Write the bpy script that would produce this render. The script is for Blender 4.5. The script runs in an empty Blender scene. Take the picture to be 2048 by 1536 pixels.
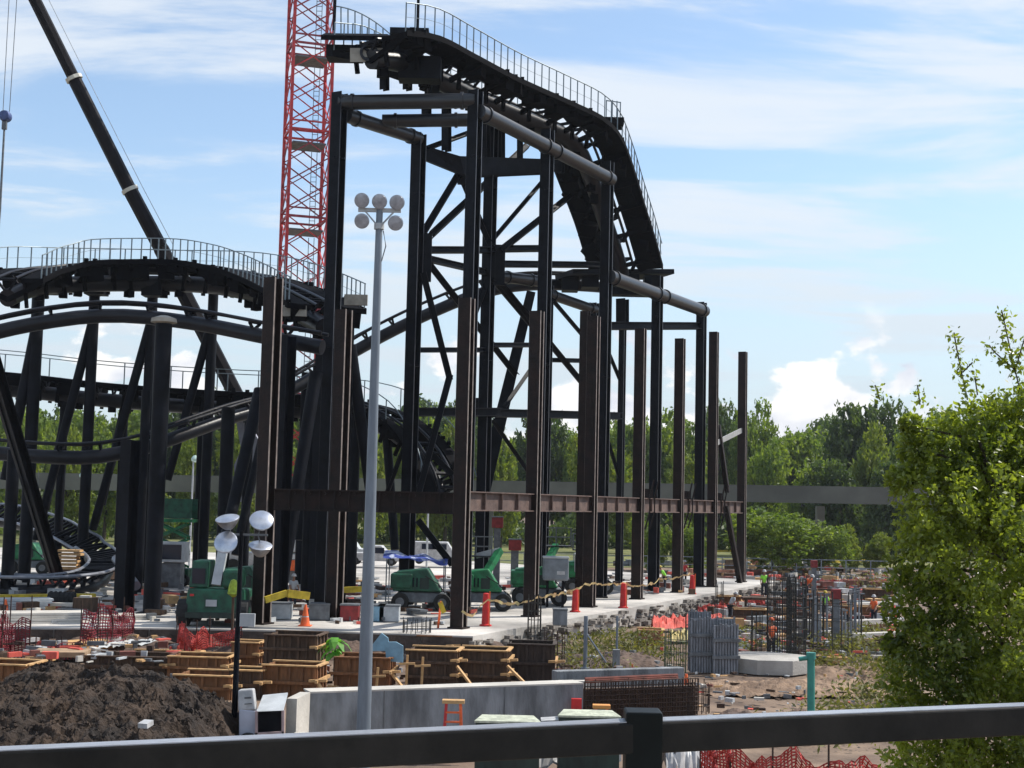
import bpy, math, random
import numpy as np
from mathutils import Vector as V, Matrix, noise
R = math.radians
C = bpy.context.scene.collection
sc = bpy.context.scene
# ---------------------------------------------------------------- camera
FPX, PITCH, ROLL, CAMZ = 2800.0, 4.84, 1.3, 6.0
cam_d = bpy.data.cameras.new('camera'); cam = bpy.data.objects.new('camera', cam_d); C.objects.link(cam)
cam_d.sensor_width = 36; cam_d.lens = 36 * FPX / 2048; cam_d.clip_end = 6000; cam_d.clip_start = .05
CM = Matrix.Translation((0, 0, CAMZ)) @ Matrix.Rotation(R(90 + PITCH), 4, 'X') @ Matrix.Rotation(R(ROLL), 4, 'Z')
cam.matrix_world = CM; sc.camera = cam
CR = CM.to_3x3()
def ray(px, py): return CR @ V(((px - 1024) / FPX, (768 - py) / FPX, -1))
def P(px, py, D):                       # point seen at that place of the photograph, D metres out
    d = ray(px, py); return V((d.x / d.y * D, D, CAMZ + d.z / d.y * D))
def G(px, py, z=0.0):                   # point of the level z seen there
    d = ray(px, py); t = (z - CAMZ) / d.z; return V((d.x * t, d.y * t, z))
def F(px, D, z=0.0):                    # point on level z at distance D under image column px (at y 1000)
    p = P(px, 1000, D); return V((p.x, D, z))
# ---------------------------------------------------------------- light
SUN_EL, SUN_AZ = 50.0, 66.0             # azimuth clockwise from +Y (view direction)
sd = bpy.data.lights.new('sun', 'SUN'); sd.energy = 3.2; sd.angle = R(.5); sd.color = (1, .95, .87)
so = bpy.data.objects.new('sun', sd); C.objects.link(so)
sdir = V((math.sin(R(SUN_AZ)) * math.cos(R(SUN_EL)), math.cos(R(SUN_AZ)) * math.cos(R(SUN_EL)), math.sin(R(SUN_EL))))
so.rotation_euler = sdir.to_track_quat('Z', 'Y').to_euler(); so.location = (30, 20, 60)
sc.view_settings.view_transform = 'Standard'; sc.view_settings.look = 'None'
sc.view_settings.exposure = 0.82; sc.view_settings.gamma = 1
w = bpy.data.worlds.new('World'); sc.world = w; w.use_nodes = True
nt = w.node_tree; N = nt.nodes; L = nt.links; N.clear()
def nd(t, **k):
    n = N.new(t)
    for a, b in k.items(): setattr(n, a, b)
    return n
def wm(op, a, b=None, c=None, clamp=False):
    n = N.new('ShaderNodeMath'); n.operation = op; n.use_clamp = clamp
    for i, x in enumerate((a, b, c)):
        if x is None: continue
        if isinstance(x, (int, float)): n.inputs[i].default_value = x
        else: L.new(x, n.inputs[i])
    return n.outputs[0]
sky = nd('ShaderNodeTexSky', sky_type='NISHITA', sun_disc=False)
sky.sun_elevation = R(SUN_EL); sky.sun_rotation = R(SUN_AZ); sky.air_density = 1.0; sky.dust_density = .6; sky.ozone_density = 1.5
tc = nd('ShaderNodeTexCoord'); sx = nd('ShaderNodeSeparateXYZ'); L.new(tc.outputs['Generated'], sx.inputs[0])
zz = wm('MAXIMUM', sx.outputs[2], 0.0); den = wm('ADD', zz, .10)
cx = wm('DIVIDE', sx.outputs[0], den); cy = wm('DIVIDE', sx.outputs[1], den)
cb = nd('ShaderNodeCombineXYZ'); L.new(cx, cb.inputs[0]); L.new(cy, cb.inputs[1])
mp = nd('ShaderNodeMapping'); mp.inputs['Rotation'].default_value = (0, 0, R(12)); mp.inputs['Scale'].default_value = (.55, 1.25, 1); L.new(cb.outputs[0], mp.inputs[0])
n1 = nd('ShaderNodeTexNoise'); n1.inputs['Scale'].default_value = 1.3; n1.inputs['Detail'].default_value = 7; n1.inputs['Roughness'].default_value = .6; n1.inputs['Distortion'].default_value = .5
L.new(mp.outputs[0], n1.inputs[0])
r1 = nd('ShaderNodeMapRange', interpolation_type='SMOOTHERSTEP'); r1.inputs[1].default_value = .42; r1.inputs[2].default_value = .62; L.new(n1.outputs[0], r1.inputs[0])
cir = wm('MULTIPLY_ADD', r1.outputs[0], .78, .1)
# cumulus heads low over the horizon
mp2 = nd('ShaderNodeMapping'); mp2.inputs['Scale'].default_value = (1, 1, 1.7); mp2.inputs['Location'].default_value = (3.1, 0, .2); L.new(tc.outputs['Generated'], mp2.inputs[0])
n2 = nd('ShaderNodeTexNoise'); n2.inputs['Scale'].default_value = 14; n2.inputs['Detail'].default_value = 8; n2.inputs['Roughness'].default_value = .55; L.new(mp2.outputs[0], n2.inputs[0])
el0 = nd('ShaderNodeMapRange', interpolation_type='SMOOTHSTEP'); el0.inputs[1].default_value = .125; el0.inputs[2].default_value = .06; L.new(sx.outputs[2], el0.inputs[0])
az = wm('DIVIDE', sx.outputs[0], wm('MAXIMUM', wm('ABSOLUTE', sx.outputs[1]), .05))
azr = nd('ShaderNodeMapRange', interpolation_type='SMOOTHSTEP'); azr.inputs[1].default_value = -.12; azr.inputs[2].default_value = .16; azr.inputs[3].default_value = .35; L.new(az, azr.inputs[0])
g = wm('MULTIPLY', el0.outputs[0], azr.outputs[0])
cu = wm('ADD', n2.outputs[0], wm('MULTIPLY', g, .2))
r2 = nd('ShaderNodeMapRange', interpolation_type='SMOOTHSTEP'); r2.inputs[1].default_value = .6; r2.inputs[2].default_value = .67; L.new(cu, r2.inputs[0])
elc = nd('ShaderNodeMapRange'); elc.inputs[1].default_value = .15; elc.inputs[2].default_value = .11; L.new(sx.outputs[2], elc.inputs[0])
cum = wm('MULTIPLY', r2.outputs[0], wm('MULTIPLY', elc.outputs[0], .92))
n3 = nd('ShaderNodeTexNoise'); n3.inputs['Scale'].default_value = 16; n3.inputs['Detail'].default_value = 4
mp3 = nd('ShaderNodeMapping'); mp3.inputs['Location'].default_value = (3.1, 0, .24); mp3.inputs['Scale'].default_value = (1, 1, 1.7); L.new(tc.outputs['Generated'], mp3.inputs[0]); L.new(mp3.outputs[0], n3.inputs[0])
cr = nd('ShaderNodeMapRange'); cr.inputs[1].default_value = .35; cr.inputs[2].default_value = .6; L.new(n3.outputs[0], cr.inputs[0])
cc = nd('ShaderNodeMix', data_type='RGBA'); cc.inputs[6].default_value = (3.1, 3.4, 4.15, 1); cc.inputs[7].default_value = (5.6, 5.5, 5.4, 1); L.new(cr.outputs[0], cc.inputs[0])
m1 = nd('ShaderNodeMix', data_type='RGBA'); m1.inputs[7].default_value = (4.2, 4.5, 4.85, 1); L.new(cir, m1.inputs[0])
SKYG = nd('ShaderNodeMix', data_type='RGBA', blend_type='MULTIPLY'); SKYG.inputs[0].default_value = 1; SKYG.inputs[7].default_value = (.84, .89, .9, 1)
L.new(sky.outputs[0], SKYG.inputs[6]); L.new(SKYG.outputs[2], m1.inputs[6])
m2 = nd('ShaderNodeMix', data_type='RGBA'); hz = nd('ShaderNodeMapRange', interpolation_type='SMOOTHSTEP'); hz.inputs[1].default_value = .26; hz.inputs[2].default_value = .03; hz.inputs[4].default_value = .85; L.new(sx.outputs[2], hz.inputs[0])
m0 = nd('ShaderNodeMix', data_type='RGBA'); m0.inputs[7].default_value = (3.25, 3.8, 4.25, 1); L.new(hz.outputs[0], m0.inputs[0]); L.new(m1.outputs[2], m0.inputs[6])
L.new(cum, m2.inputs[0]); L.new(m0.outputs[2], m2.inputs[6]); L.new(cc.outputs[2], m2.inputs[7])
bg = nd('ShaderNodeBackground'); bg.inputs[1].default_value = .115; L.new(m2.outputs[2], bg.inputs[0])
wo = nd('ShaderNodeOutputWorld'); L.new(bg.outputs[0], wo.inputs[0])
# ---------------------------------------------------------------- materials
MT = {}
def mat(name, col, rough=.7, metal=0, var=.25, scale=3.0, bump=0.0, bscale=None, col2=None, spec=.5, detail=6, stretch=None, trans=0, island=0, lo=.35, hi=.65):
    if name in MT: return MT[name]
    m = bpy.data.materials.new(name); m.use_nodes = True; t = m.node_tree; n = t.nodes; l = t.links
    b = n['Principled BSDF']; b.inputs['Roughness'].default_value = rough; b.inputs['Metallic'].default_value = metal
    b.inputs['Specular IOR Level'].default_value = spec
    co = n.new('ShaderNodeTexCoord'); src = co.outputs['Object']
    if stretch:
        mpn = n.new('ShaderNodeMapping'); mpn.inputs['Scale'].default_value = stretch; l.new(src, mpn.inputs[0]); src = mpn.outputs[0]
    no = n.new('ShaderNodeTexNoise'); no.inputs['Scale'].default_value = scale; no.inputs['Detail'].default_value = detail; no.inputs['Roughness'].default_value = .6
    l.new(src, no.inputs[0])
    mr = n.new('ShaderNodeMapRange'); mr.inputs[1].default_value = lo; mr.inputs[2].default_value = hi; l.new(no.outputs[0], mr.inputs[0])
    mx = n.new('ShaderNodeMix'); mx.data_type = 'RGBA'; fac = mr.outputs[0]
    c2 = col2 or tuple(min(1, c * (1 + var)) for c in col); c1 = col if col2 else tuple(c * (1 - var) for c in col)
    mx.inputs[6].default_value = (*c1, 1); mx.inputs[7].default_value = (*c2, 1)
    if island:
        ge = n.new('ShaderNodeNewGeometry'); a = n.new('ShaderNodeMath'); a.operation = 'MULTIPLY_ADD'; a.use_clamp = True
        l.new(ge.outputs['Random Per Island'], a.inputs[0]); a.inputs[1].default_value = island
        s = n.new('ShaderNodeMath'); s.operation = 'MULTIPLY_ADD'; l.new(mr.outputs[0], s.inputs[0]); s.inputs[1].default_value = 1 - island * .5; s.inputs[2].default_value = -island * .3
        l.new(s.outputs[0], a.inputs[2]); fac = a.outputs[0]
    l.new(fac, mx.inputs[0]); l.new(mx.outputs[2], b.inputs['Base Color'])
    if bump:
        n2 = n.new('ShaderNodeTexNoise'); n2.inputs['Scale'].default_value = bscale or scale * 4; n2.inputs['Detail'].default_value = 6; l.new(src, n2.inputs[0])
        bp = n.new('ShaderNodeBump'); bp.inputs['Strength'].default_value = bump; bp.inputs['Distance'].default_value = .1
        l.new(n2.outputs[0], bp.inputs['Height']); l.new(bp.outputs[0], b.inputs['Normal'])
    if trans:
        tr = n.new('ShaderNodeBsdfTranslucent'); ms = n.new('ShaderNodeMixShader'); ms.inputs[0].default_value = trans
        g2 = n.new('ShaderNodeMix'); g2.data_type = 'RGBA'; g2.blend_type = 'MULTIPLY'; g2.inputs[0].default_value = 1; g2.inputs[7].default_value = (1.9, 1.9, .7, 1)
        l.new(mx.outputs[2], g2.inputs[6]); l.new(g2.outputs[2], tr.inputs[0])
        l.new(b.outputs[0], ms.inputs[1]); l.new(tr.outputs[0], ms.inputs[2]); l.new(ms.outputs[0], n['Material Output'].inputs[0])
    MT[name] = m; return m
black = mat('black_paint', (.004, .005, .0085), .55, 0, .45, 1.2, .15, 6, spec=.12)
blackt = mat('black_tube_paint', (.006, .0065, .010), .38, 0, .35, 1.0, .1, 5, spec=.3)
grate = mat('dark_grating', (.003, .003, .0045), .85, 0, .4, 8, spec=.06)
rust = mat('brown_primer_steel', (.010, .007, .0065), .6, 0, 0, 1.6, .25, 8, col2=(.022, .012, .0095), spec=.2)
rustl = mat('light_primer_steel', (.07, .044, .036), .7, 0, 0, 2, .2, 8, col2=(.15, .095, .075))
galv = mat('galvanised_steel', (.22, .25, .28), .45, .55, .25, 3)
railm = mat('railing_steel', (.17, .21, .23), .5, .3, .2, 3)
redp = mat('red_mast_paint', (.48, .03, .03), .5, 0, .3, 2.5)
greys = mat('grey_plate', (.13, .14, .15), .6, .2, .3, 3)
polem = mat('grey_pole_paint', (.17, .2, .235), .5, .25, .15, 6, stretch=(1, 1, .15))
conc = mat('concrete', (.36, .34, .31), .85, 0, .22, .8, .25, 12)
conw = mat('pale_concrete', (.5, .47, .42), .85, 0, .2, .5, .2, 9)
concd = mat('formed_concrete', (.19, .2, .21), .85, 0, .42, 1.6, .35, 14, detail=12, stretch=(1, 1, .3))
conm = mat('beam_concrete', (.13, .13, .11), .9, 0, .25, .12, .2, 4)
soil = mat('dark_soil', (.012, .008, .006), .95, 0, 0, .9, .9, 9, col2=(.05, .03, .018), detail=14)
wood = mat('form_plywood', (.2, .088, .034), .8, 0, .35, 2.5, .2, 20, stretch=(3, 3, .6))
woodd = mat('weathered_form', (.085, .05, .03), .85, 0, .4, 2.5, .2, 20, stretch=(3, 3, .6))
woodl = mat('new_lumber', (.5, .3, .13), .75, 0, .25, 4, .1, 20)
green = mat('machine_green', (.006, .07, .035), .5, 0, .5, 2.4, .1, 9)
greenb = mat('bright_green_paint', (.008, .15, .05), .5, 0, .5, 2.4, .1, 9)
dgreen = mat('dark_green_metal', (.012, .026, .02), .6, 0, .5, 3, .1, 20, stretch=(1, 1, .3))
lidm = mat('pale_lid', (.42, .44, .34), .7, 0, .3, 5, .2, 12)
rubber = mat('black_rubber', (.012, .012, .012), .85, 0, .3, 5)
white = mat('white_paint', (.42, .42, .42), .5, 0, .25, 3)
whiteg = mat('grey_white_panel', (.42, .44, .45), .6, 0, .15, 2)
bluet = mat('blue_tarp', (.03, .06, .22), .6, 0, .5, 2)
lblue = mat('light_blue_board', (.18, .33, .43), .6, 0, .15, 3)
glassm = mat('dark_window', (.01, .015, .03), .1, 0, .1, 3)
redb = mat('bright_red_plastic', (.5, .02, .02), .5, 0, .2, 4)
orange = mat('safety_orange', (.75, .13, .03), .6, 0, .2, 4)
netm = mat('orange_red_mesh', (.42, .05, .04), .8, 0, .5, 14)
yellow = mat('yellow_paint', (.5, .36, .02), .55, 0, .25, 3)
tapem = mat('caution_tape', (.7, .42, .2), .6, 0, 0, 2.5, col2=(.75, .65, .3))
teal = mat('teal_pipe', (.03, .22, .18), .45, 0, .15, 3)
rebar = mat('rebar_steel', (.05, .028, .02), .8, .2, .5, 5)
rebarg = mat('rebar_dark', (.03, .03, .028), .8, .2, .5, 5)
lime = mat('lime_vest', (.28, .75, .05), .7, 0, .2, 5)
limep = mat('lime_leaf', (.12, .32, .04), .6, 0, .3, 3, trans=.35)
denim = mat('dark_denim', (.02, .024, .035), .9, 0, .3, 9)
skin = mat('skin', (.3, .16, .1), .6, 0, .1, 9)
lamp = mat('lamp_housing', (.3, .31, .33), .4, .5, .2, 4)
chrome = mat('lamp_reflector', (.55, .57, .62), .3, .8, .12, 5)
lens = mat('lamp_glass', (.34, .37, .42), .15, .3, .2, 6)
bark = mat('bark', (.06, .045, .03), .9, 0, .4, 4, .5)
leafA = mat('leaf_mid', (.065, .115, .022), .6, 0, 0, .22, trans=.42, island=.5, col2=(.21, .27, .045))
leafB = mat('leaf_dark', (.03, .06, .022), .6, 0, 0, .3, trans=.38, island=.5, col2=(.09, .13, .035))
leafC = mat('leaf_yellow', (.09, .14, .02), .6, 0, 0, .25, trans=.42, island=.5, col2=(.22, .25, .04))
leafN = mat('leaf_near', (.035, .062, .014), .3, 0, 0, .9, trans=.48, island=.45, col2=(.26, .31, .05))
weed = mat('weed_leaf', (.06, .07, .025), .7, 0, 0, 1.2, trans=.3, island=.5, col2=(.2, .19, .06))
# ---------------------------------------------------------------- mesh builder
class MB:
    def __init__(s): s.v = []; s.f = []
    def add(s, vs, fs):
        o = len(s.v); s.v += [tuple(x) for x in vs]; s.f += [tuple(i + o for i in f) for f in fs]; return s
    def hexa(s, p): return s.add(p, [(0, 3, 2, 1), (4, 5, 6, 7), (0, 1, 5, 4), (1, 2, 6, 5), (2, 3, 7, 6), (3, 0, 4, 7)])
    def box(s, c, sz, rz=0):
        c = V(c); a = V((math.cos(rz), math.sin(rz), 0)) * sz[0] / 2; b = V((-math.sin(rz), math.cos(rz), 0)) * sz[1] / 2; h = V((0, 0, sz[2] / 2))
        return s.hexa([c - a - b - h, c + a - b - h, c + a + b - h, c - a + b - h, c - a - b + h, c + a - b + h, c + a + b + h, c - a + b + h])
    def beam(s, p0, p1, w, h, up=(0, 0, 1), w1=None, h1=None):
        p0, p1 = V(p0), V(p1); t = (p1 - p0).normalized(); sd = t.cross(V(up))
        if sd.length < 1e-4: sd = t.cross(V((1, 0, 0)))
        sd.normalize(); u = sd.cross(t); w1 = w1 or w; h1 = h1 or h
        a, b, a1, b1 = sd * w / 2, u * h / 2, sd * w1 / 2, u * h1 / 2
        return s.hexa([p0 - a - b, p0 + a - b, p0 + a + b, p0 - a + b, p1 - a1 - b1, p1 + a1 - b1, p1 + a1 + b1, p1 - a1 + b1])
    def hsec(s, p0, p1, w, d, nrm, tf=.05, tw=.04):     # H section: flanges face +-nrm
        p0, p1 = V(p0), V(p1); n = V(nrm).normalized()
        for k in (-1, 1):
            o = n * (d / 2 - tf / 2) * k; s.beam(p0 + o, p1 + o, w, tf, n)
        return s.beam(p0, p1, tw, d - 2 * tf - .002, n)
    def edges(s, p0, p1, w, d, nrm, tf):
        p0, p1 = V(p0), V(p1); n = V(nrm).normalized(); sd = (p1 - p0).normalized().cross(n).normalized()
        for k in (-1, 1):
            for e in (-1, 1): o = n * (d / 2 - tf / 2) * k + sd * e * (w / 2 + .004); s.beam(p0 + o, p1 + o, .008, tf * .96, n)
        return s
    def tube(s, p0, p1, r, r1=None, n=12, cap=True):
        p0, p1 = V(p0), V(p1); r1 = r if r1 is None else r1; t = (p1 - p0).normalized()
        a = t.cross(V((0, 0, 1)));
        if a.length < 1e-3: a = t.cross(V((1, 0, 0)))
        a.normalize(); b = a.cross(t); vs = []
        for q, rr in ((p0, r), (p1, r1)):
            for i in range(n):
                an = 2 * math.pi * i / n; vs.append(q + a * math.cos(an) * rr + b * math.sin(an) * rr)
        fs = [(i, (i + 1) % n, n + (i + 1) % n, n + i) for i in range(n)]
        if cap: fs += [tuple(range(n - 1, -1, -1)), tuple(range(n, 2 * n))]
        return s.add(vs, fs)
    def sweep(s, pts, r, n=10):
        vs = []; m = len(pts)
        for i, q in enumerate(pts):
            t = (V(pts[min(i + 1, m - 1)]) - V(pts[max(i - 1, 0)])).normalized(); a = t.cross(V((0, 0, 1)))
            if a.length < 1e-3: a = V((1, 0, 0))
            a.normalize(); b = a.cross(t); rr = r[i] if isinstance(r, (list, tuple)) else r
            for k in range(n):
                an = 2 * math.pi * k / n; vs.append(V(q) + a * math.cos(an) * rr + b * math.sin(an) * rr)
        fs = [(i * n + k, i * n + (k + 1) % n, (i + 1) * n + (k + 1) % n, (i + 1) * n + k) for i in range(m - 1) for k in range(n)]
        fs += [tuple(range(n - 1, -1, -1)), tuple(range((m - 1) * n, m * n))]
        return s.add(vs, fs)
    def prism(s, poly, ext):
        n = len(poly); e = V(ext); vs = [V(p) for p in poly] + [V(p) + e for p in poly]
        return s.add(vs, [tuple(range(n - 1, -1, -1)), tuple(range(n, 2 * n))] + [(i, (i + 1) % n, n + (i + 1) % n, n + i) for i in range(n)])
    def ribbon(s, L0, L1, th=.05):      # slab between two edge curves, thickness downwards
        n = len(L0); vs = []
        for a, b in zip(L0, L1): a, b = V(a), V(b); d = V((0, 0, th)); vs += [a, b, b - d, a - d]
        fs = [(0, 1, 2, 3), tuple(4 * (n - 1) + i for i in (3, 2, 1, 0))]
        for i in range(n - 1):
            for k in range(4): fs.append((4 * i + k, 4 * i + (k + 1) % 4, 4 * i + 4 + (k + 1) % 4, 4 * i + 4 + k))
        return s.add(vs, fs)
    def lathe(s, c, prof, axis=(0, 0, 1), n=20):
        ax = V(axis).normalized(); a = ax.cross(V((0, 0, 1)))
        if a.length < 1e-3: a = V((1, 0, 0))
        a.normalize(); b = a.cross(ax); vs = []
        for (r, z) in prof:
            for k in range(n):
                an = 2 * math.pi * k / n; vs.append(V(c) + ax * z + (a * math.cos(an) + b * math.sin(an)) * max(r, 1e-4))
        m = len(prof)
        return s.add(vs, [(i * n + k, i * n + (k + 1) % n, (i + 1) * n + (k + 1) % n, (i + 1) * n + k) for i in range(m - 1) for k in range(n)] + [tuple(range(n - 1, -1, -1)), tuple(range((m - 1) * n, m * n))])
    def build(s, name, m, parent=None, smooth=False, bevel=0):
        me = bpy.data.meshes.new(name)
        off = V((0, 0, 0)); q = parent
        while q is not None: off += q.location; q = q.parent
        if parent is None and s.v:      # own origin at its base
            a = np.array(s.v); off = V((a[:, 0].mean(), a[:, 1].mean(), a[:, 2].min()))
        me.from_pydata([(x[0] - off.x, x[1] - off.y, x[2] - off.z) for x in s.v], [], s.f); me.update()
        if smooth: me.polygons.foreach_set('use_smooth', [True] * len(me.polygons))
        me.materials.append(m); o = bpy.data.objects.new(name, me); C.objects.link(o)
        if parent is not None: o.parent = parent
        else: o.location = off
        if bevel: bm = o.modifiers.new('bevel', 'BEVEL'); bm.width = bevel; bm.segments = 2; bm.limit_method = 'ANGLE'
        if smooth: me.set_sharp_from_angle(angle=R(40))
        return o
def tag(o, label, cat, group=None, kind=None):
    if label: o['label'] = label
    if cat: o['category'] = cat
    if group: o['group'] = group
    if kind: o['kind'] = kind
    return o
def thing(name, label, cat, loc=(0, 0, 0), group=None):
    o = bpy.data.objects.new(name, None); C.objects.link(o); o.location = loc; o.empty_display_size = .3
    return tag(o, label, cat, group)
def struct(name, mb, m): o = mb.build(name, m); o['kind'] = 'structure'; return o
def dup(o, parent=None):
    c = o.copy(); C.objects.link(c); c.parent = parent
    for ch in list(o.children): dup(ch, c)
    return c
def place(o, loc, rz=0, sc_=1, label=None):
    o.location = loc; o.rotation_euler = (0, 0, rz); o.scale = (sc_,) * 3 if isinstance(sc_, (int, float)) else sc_
    if label: o['label'] = label
    return o
rnd = random.Random(7)
def catmull(pts, step=1.0):
    pts = [V(p) for p in pts]; out = []
    e = [pts[0] * 2 - pts[1]] + pts + [pts[-1] * 2 - pts[-2]]
    for i in range(1, len(e) - 2):
        n = max(2, int((e[i + 1] - e[i]).length / step))
        for k in range(n):
            t = k / n; a, b, c, d = e[i - 1:i + 3]
            out.append(.5 * ((2 * b) + (c - a) * t + (2 * a - 5 * b + 4 * c - d) * t * t + (3 * b - a - 3 * c + d) * t ** 3))
    out.append(pts[-1]); return out
# ---------------------------------------------------------------- ground
LOW = -1.0
def up2(p, z): return V((p.x, p.y, z))
def terrain():
    mb = MB(); xs = [-2500, -400] + [-60 + i * 2.5 for i in range(57)] + [400, 2500]; ys = [-60, 5] + [14 + i * 2.5 for i in range(60)] + [180, 240, 400, 900, 4000]
    for y in ys:
        for x in xs:
            z = LOW
            if 16 < y < 150 and -55 < x < 75: z += .22 * noise.noise(V((x * .13, y * .13, 2))) + .08 * noise.noise(V((x * .5, y * .5, 7))) - .12
            mb.v.append((x, y, z))
    nx = len(xs)
    for j in range(len(ys) - 1):
        for i in range(nx - 1): mb.f.append((j * nx + i, j * nx + i + 1, (j + 1) * nx + i + 1, (j + 1) * nx + i))
    return mb
gm = mat('site_dirt', (.085, .055, .038), .95, 0, 0, .35, .6, 3, col2=(.23, .16, .11), detail=12)
struct('ground', terrain(), gm)
struct('grass_verge', MB().add([G(-600, 1135, LOW + .03), G(2900, 1135, LOW + .03), (400, 420, LOW + .03), (-400, 420, LOW + .03)], [(0, 1, 2, 3)]), mat('verge_grass', (.06, .085, .02), .95, 0, 0, .15, .5, 4, col2=(.2, .19, .06), detail=10))
A0 = G(917, 1257); A6 = G(1482, 1164); AD = (A6 - A0) / 6; ad = AD.normalized(); an_ = V((ad.y, -ad.x, 0))
edge = [G(-500, 1256), G(300, 1256), G(640, 1262), A0 - ad * 3 + an_ * 2.2, A6 + ad * 4 + an_ * 2.2, A6 + ad * 6 - an_ * 8, V((-10, 150, 0)), V((-90, 150, 0))]
slab = MB().prism([p + V((0, 0, -1.2)) for p in edge], (0, 0, 1.2))
struct('concrete_slab', slab, mat('slab_concrete', (.2, .19, .175), .85, 0, 0, .16, .3, 6, col2=(.62, .58, .53), detail=12))
for k_ in range(3):  # dark panels added to paint the slab's front face as shaded
    a_, b_ = edge[k_] + V((0, -.06, 0)), edge[k_ + 1] + V((0, -.06, 0)); n_ = int((b_ - a_).length / 1.9)
    th = thing('shade_strip', ('added dark strip painting shade on the slab face at far left', 'added dark strip painting shade on the slab face behind the formwork row', 'added dark strip painting shade on the slab face right of the light pole')[k_], 'shade strip', a_.lerp(b_, .5))
    for i in range(n_):
        p, q = a_.lerp(b_, i / n_), a_.lerp(b_, (i + .985) / n_); h_ = rnd.uniform(.82, .98); MB().beam(up2(p, -h_ / 2 - .06), up2(q, -h_ / 2 - .06), .06, h_).build('board', mat('shaded_slab_face', (.03, .022, .018), .9, 0, 0, 1.2, .4, 8, col2=(.1, .075, .06)), th)
# rubble-faced edge of the slab
mb = MB()
p, q = edge[3], edge[4]
for i in range(330):
    t = rnd.random(); c = p.lerp(q, t) + an_ * rnd.uniform(.0, .5); mb.box(c + V((0, 0, -rnd.uniform(.15, 1.05))), (rnd.uniform(.3, .9), rnd.uniform(.15, .4), rnd.uniform(.08, .22)), math.atan2(ad.y, ad.x) + rnd.uniform(-.1, .1))
tag(mb.build('rubble', mat('rubble_stone', (.1, .09, .08), .9, 0, .4, 2, .3, col2=(.26, .23, .2))), 'layered grey rubble packed along the raised slab edge below the rusty columns', 'rubble', kind='stuff')
# ---------------------------------------------------------------- rusty frame (front)
edgem = mat('sunlit_flange_paint', (.2, .165, .145), .5, .1, .3, 3)  # paler colour paints sunlight onto the flange edges
fr = thing('rusty_steel_frame', 'rusty brown row of bare wide flange columns joined by one girder at mid height', 'steel frame', A0)
ztop = [P(937, 597, A0.y).z, P(1045, 622, (A0 + AD).y).z, P(1142, 632, (A0 + AD * 2).y).z, P(1252, 657, (A0 + AD * 3).y).z, P(1342, 677, (A0 + AD * 4).y).z, P(1423, 664, (A0 + AD * 5).y).z, P(1488, 704, A6.y).z]
def base_plate(mb, f, w): mb.box(f + V((0, 0, .04)), (w * 1.35, w * 1.35, .08), math.atan2(ad.y, ad.x)); return mb
GZ0, GZ1 = 5.55, 6.5
for i in range(7):
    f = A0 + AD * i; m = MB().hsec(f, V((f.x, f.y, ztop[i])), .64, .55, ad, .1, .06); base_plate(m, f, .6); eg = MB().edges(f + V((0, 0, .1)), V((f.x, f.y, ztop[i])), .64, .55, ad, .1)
    m.hsec  # lugs near the head
    for zz_ in (.9, .62):
        m.box(V((f.x, f.y, ztop[i] * zz_)) , (.72, .16, .2), 0)
    if i == 2:
        g2_ = f - an_ * .6 + ad * .1; m.hsec(g2_, V((g2_.x, g2_.y, ztop[i] + .35)), .5, .45, ad, .06, .05)
    cl_ = m.build('column', rust, fr); eg.build('sunlit_edge_strip', edgem, cl_)
for i in range(6):
    a = A0 + AD * i + ad * .3; b = A0 + AD * (i + 1) - ad * .3; m = MB(); z = (GZ0 + GZ1) / 2
    m.beam(a + V((0, 0, z)), b + V((0, 0, z)), .05, GZ1 - GZ0 - .12)
    for zz_ in (GZ0 + .03, GZ1 - .03): m.beam(a + V((0, 0, zz_)), b + V((0, 0, zz_)), .42, .06)
    for k in range(1, 4):
        c = a.lerp(b, k / 4) + V((0, 0, z)); m.beam(c - an_ * .19 + V((0, 0, 0)), c + an_ * .19, .05, GZ1 - GZ0 - .14, up=(0, 0, 1))
    m.build('girder', rustl, fr)
    if i in (3, 4, 5):
        for s_ in (1.1, 2.1):
            c = a + ad * s_; m = MB(); m.box(c + V((0, 0, GZ1 + .3)), (.35, .3, .6)); m.beam(c + V((.3, 0, GZ1)), c + V((.55, 0, GZ1 + 1.2)), .1, .1); m.beam(c + V((.3, 0, GZ0)), c + V((.0, 0, GZ0 - 1.1)), .1, .1); m.beam(c + V((.3, 0, GZ0)), c + V((.3, 0, GZ1)), .08, .08, (0, 1, 0)); m.beam(c + V((0, 0, GZ1 + .05)), c + V((.35, 0, GZ1 + .05)), .08, .08); m.build('bracket', rust, fr)
def Z(px, py, p): return V((p.x, p.y, P(px, py, p.y).z))
a5 = A0 + AD * 5
MB().beam(Z(0, 857, a5) * 1, V((A6.x, A6.y, P(1485, 860, A6.y).z)), .12, .4).build('cross_tie', mat('pale_channel', (.3, .3, .29), .7, 0, .2, 3), fr)
MB().hsec(P(1436, 850, a5.y + 1.5), P(1455, 985, a5.y + 2.6), .34, .34, an_).build('brace', rust, fr)
MB().hsec(P(1452, 1012, a5.y + 2.6), G(1480, 1166), .38, .38, an_).build('brace', rust, fr)
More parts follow.
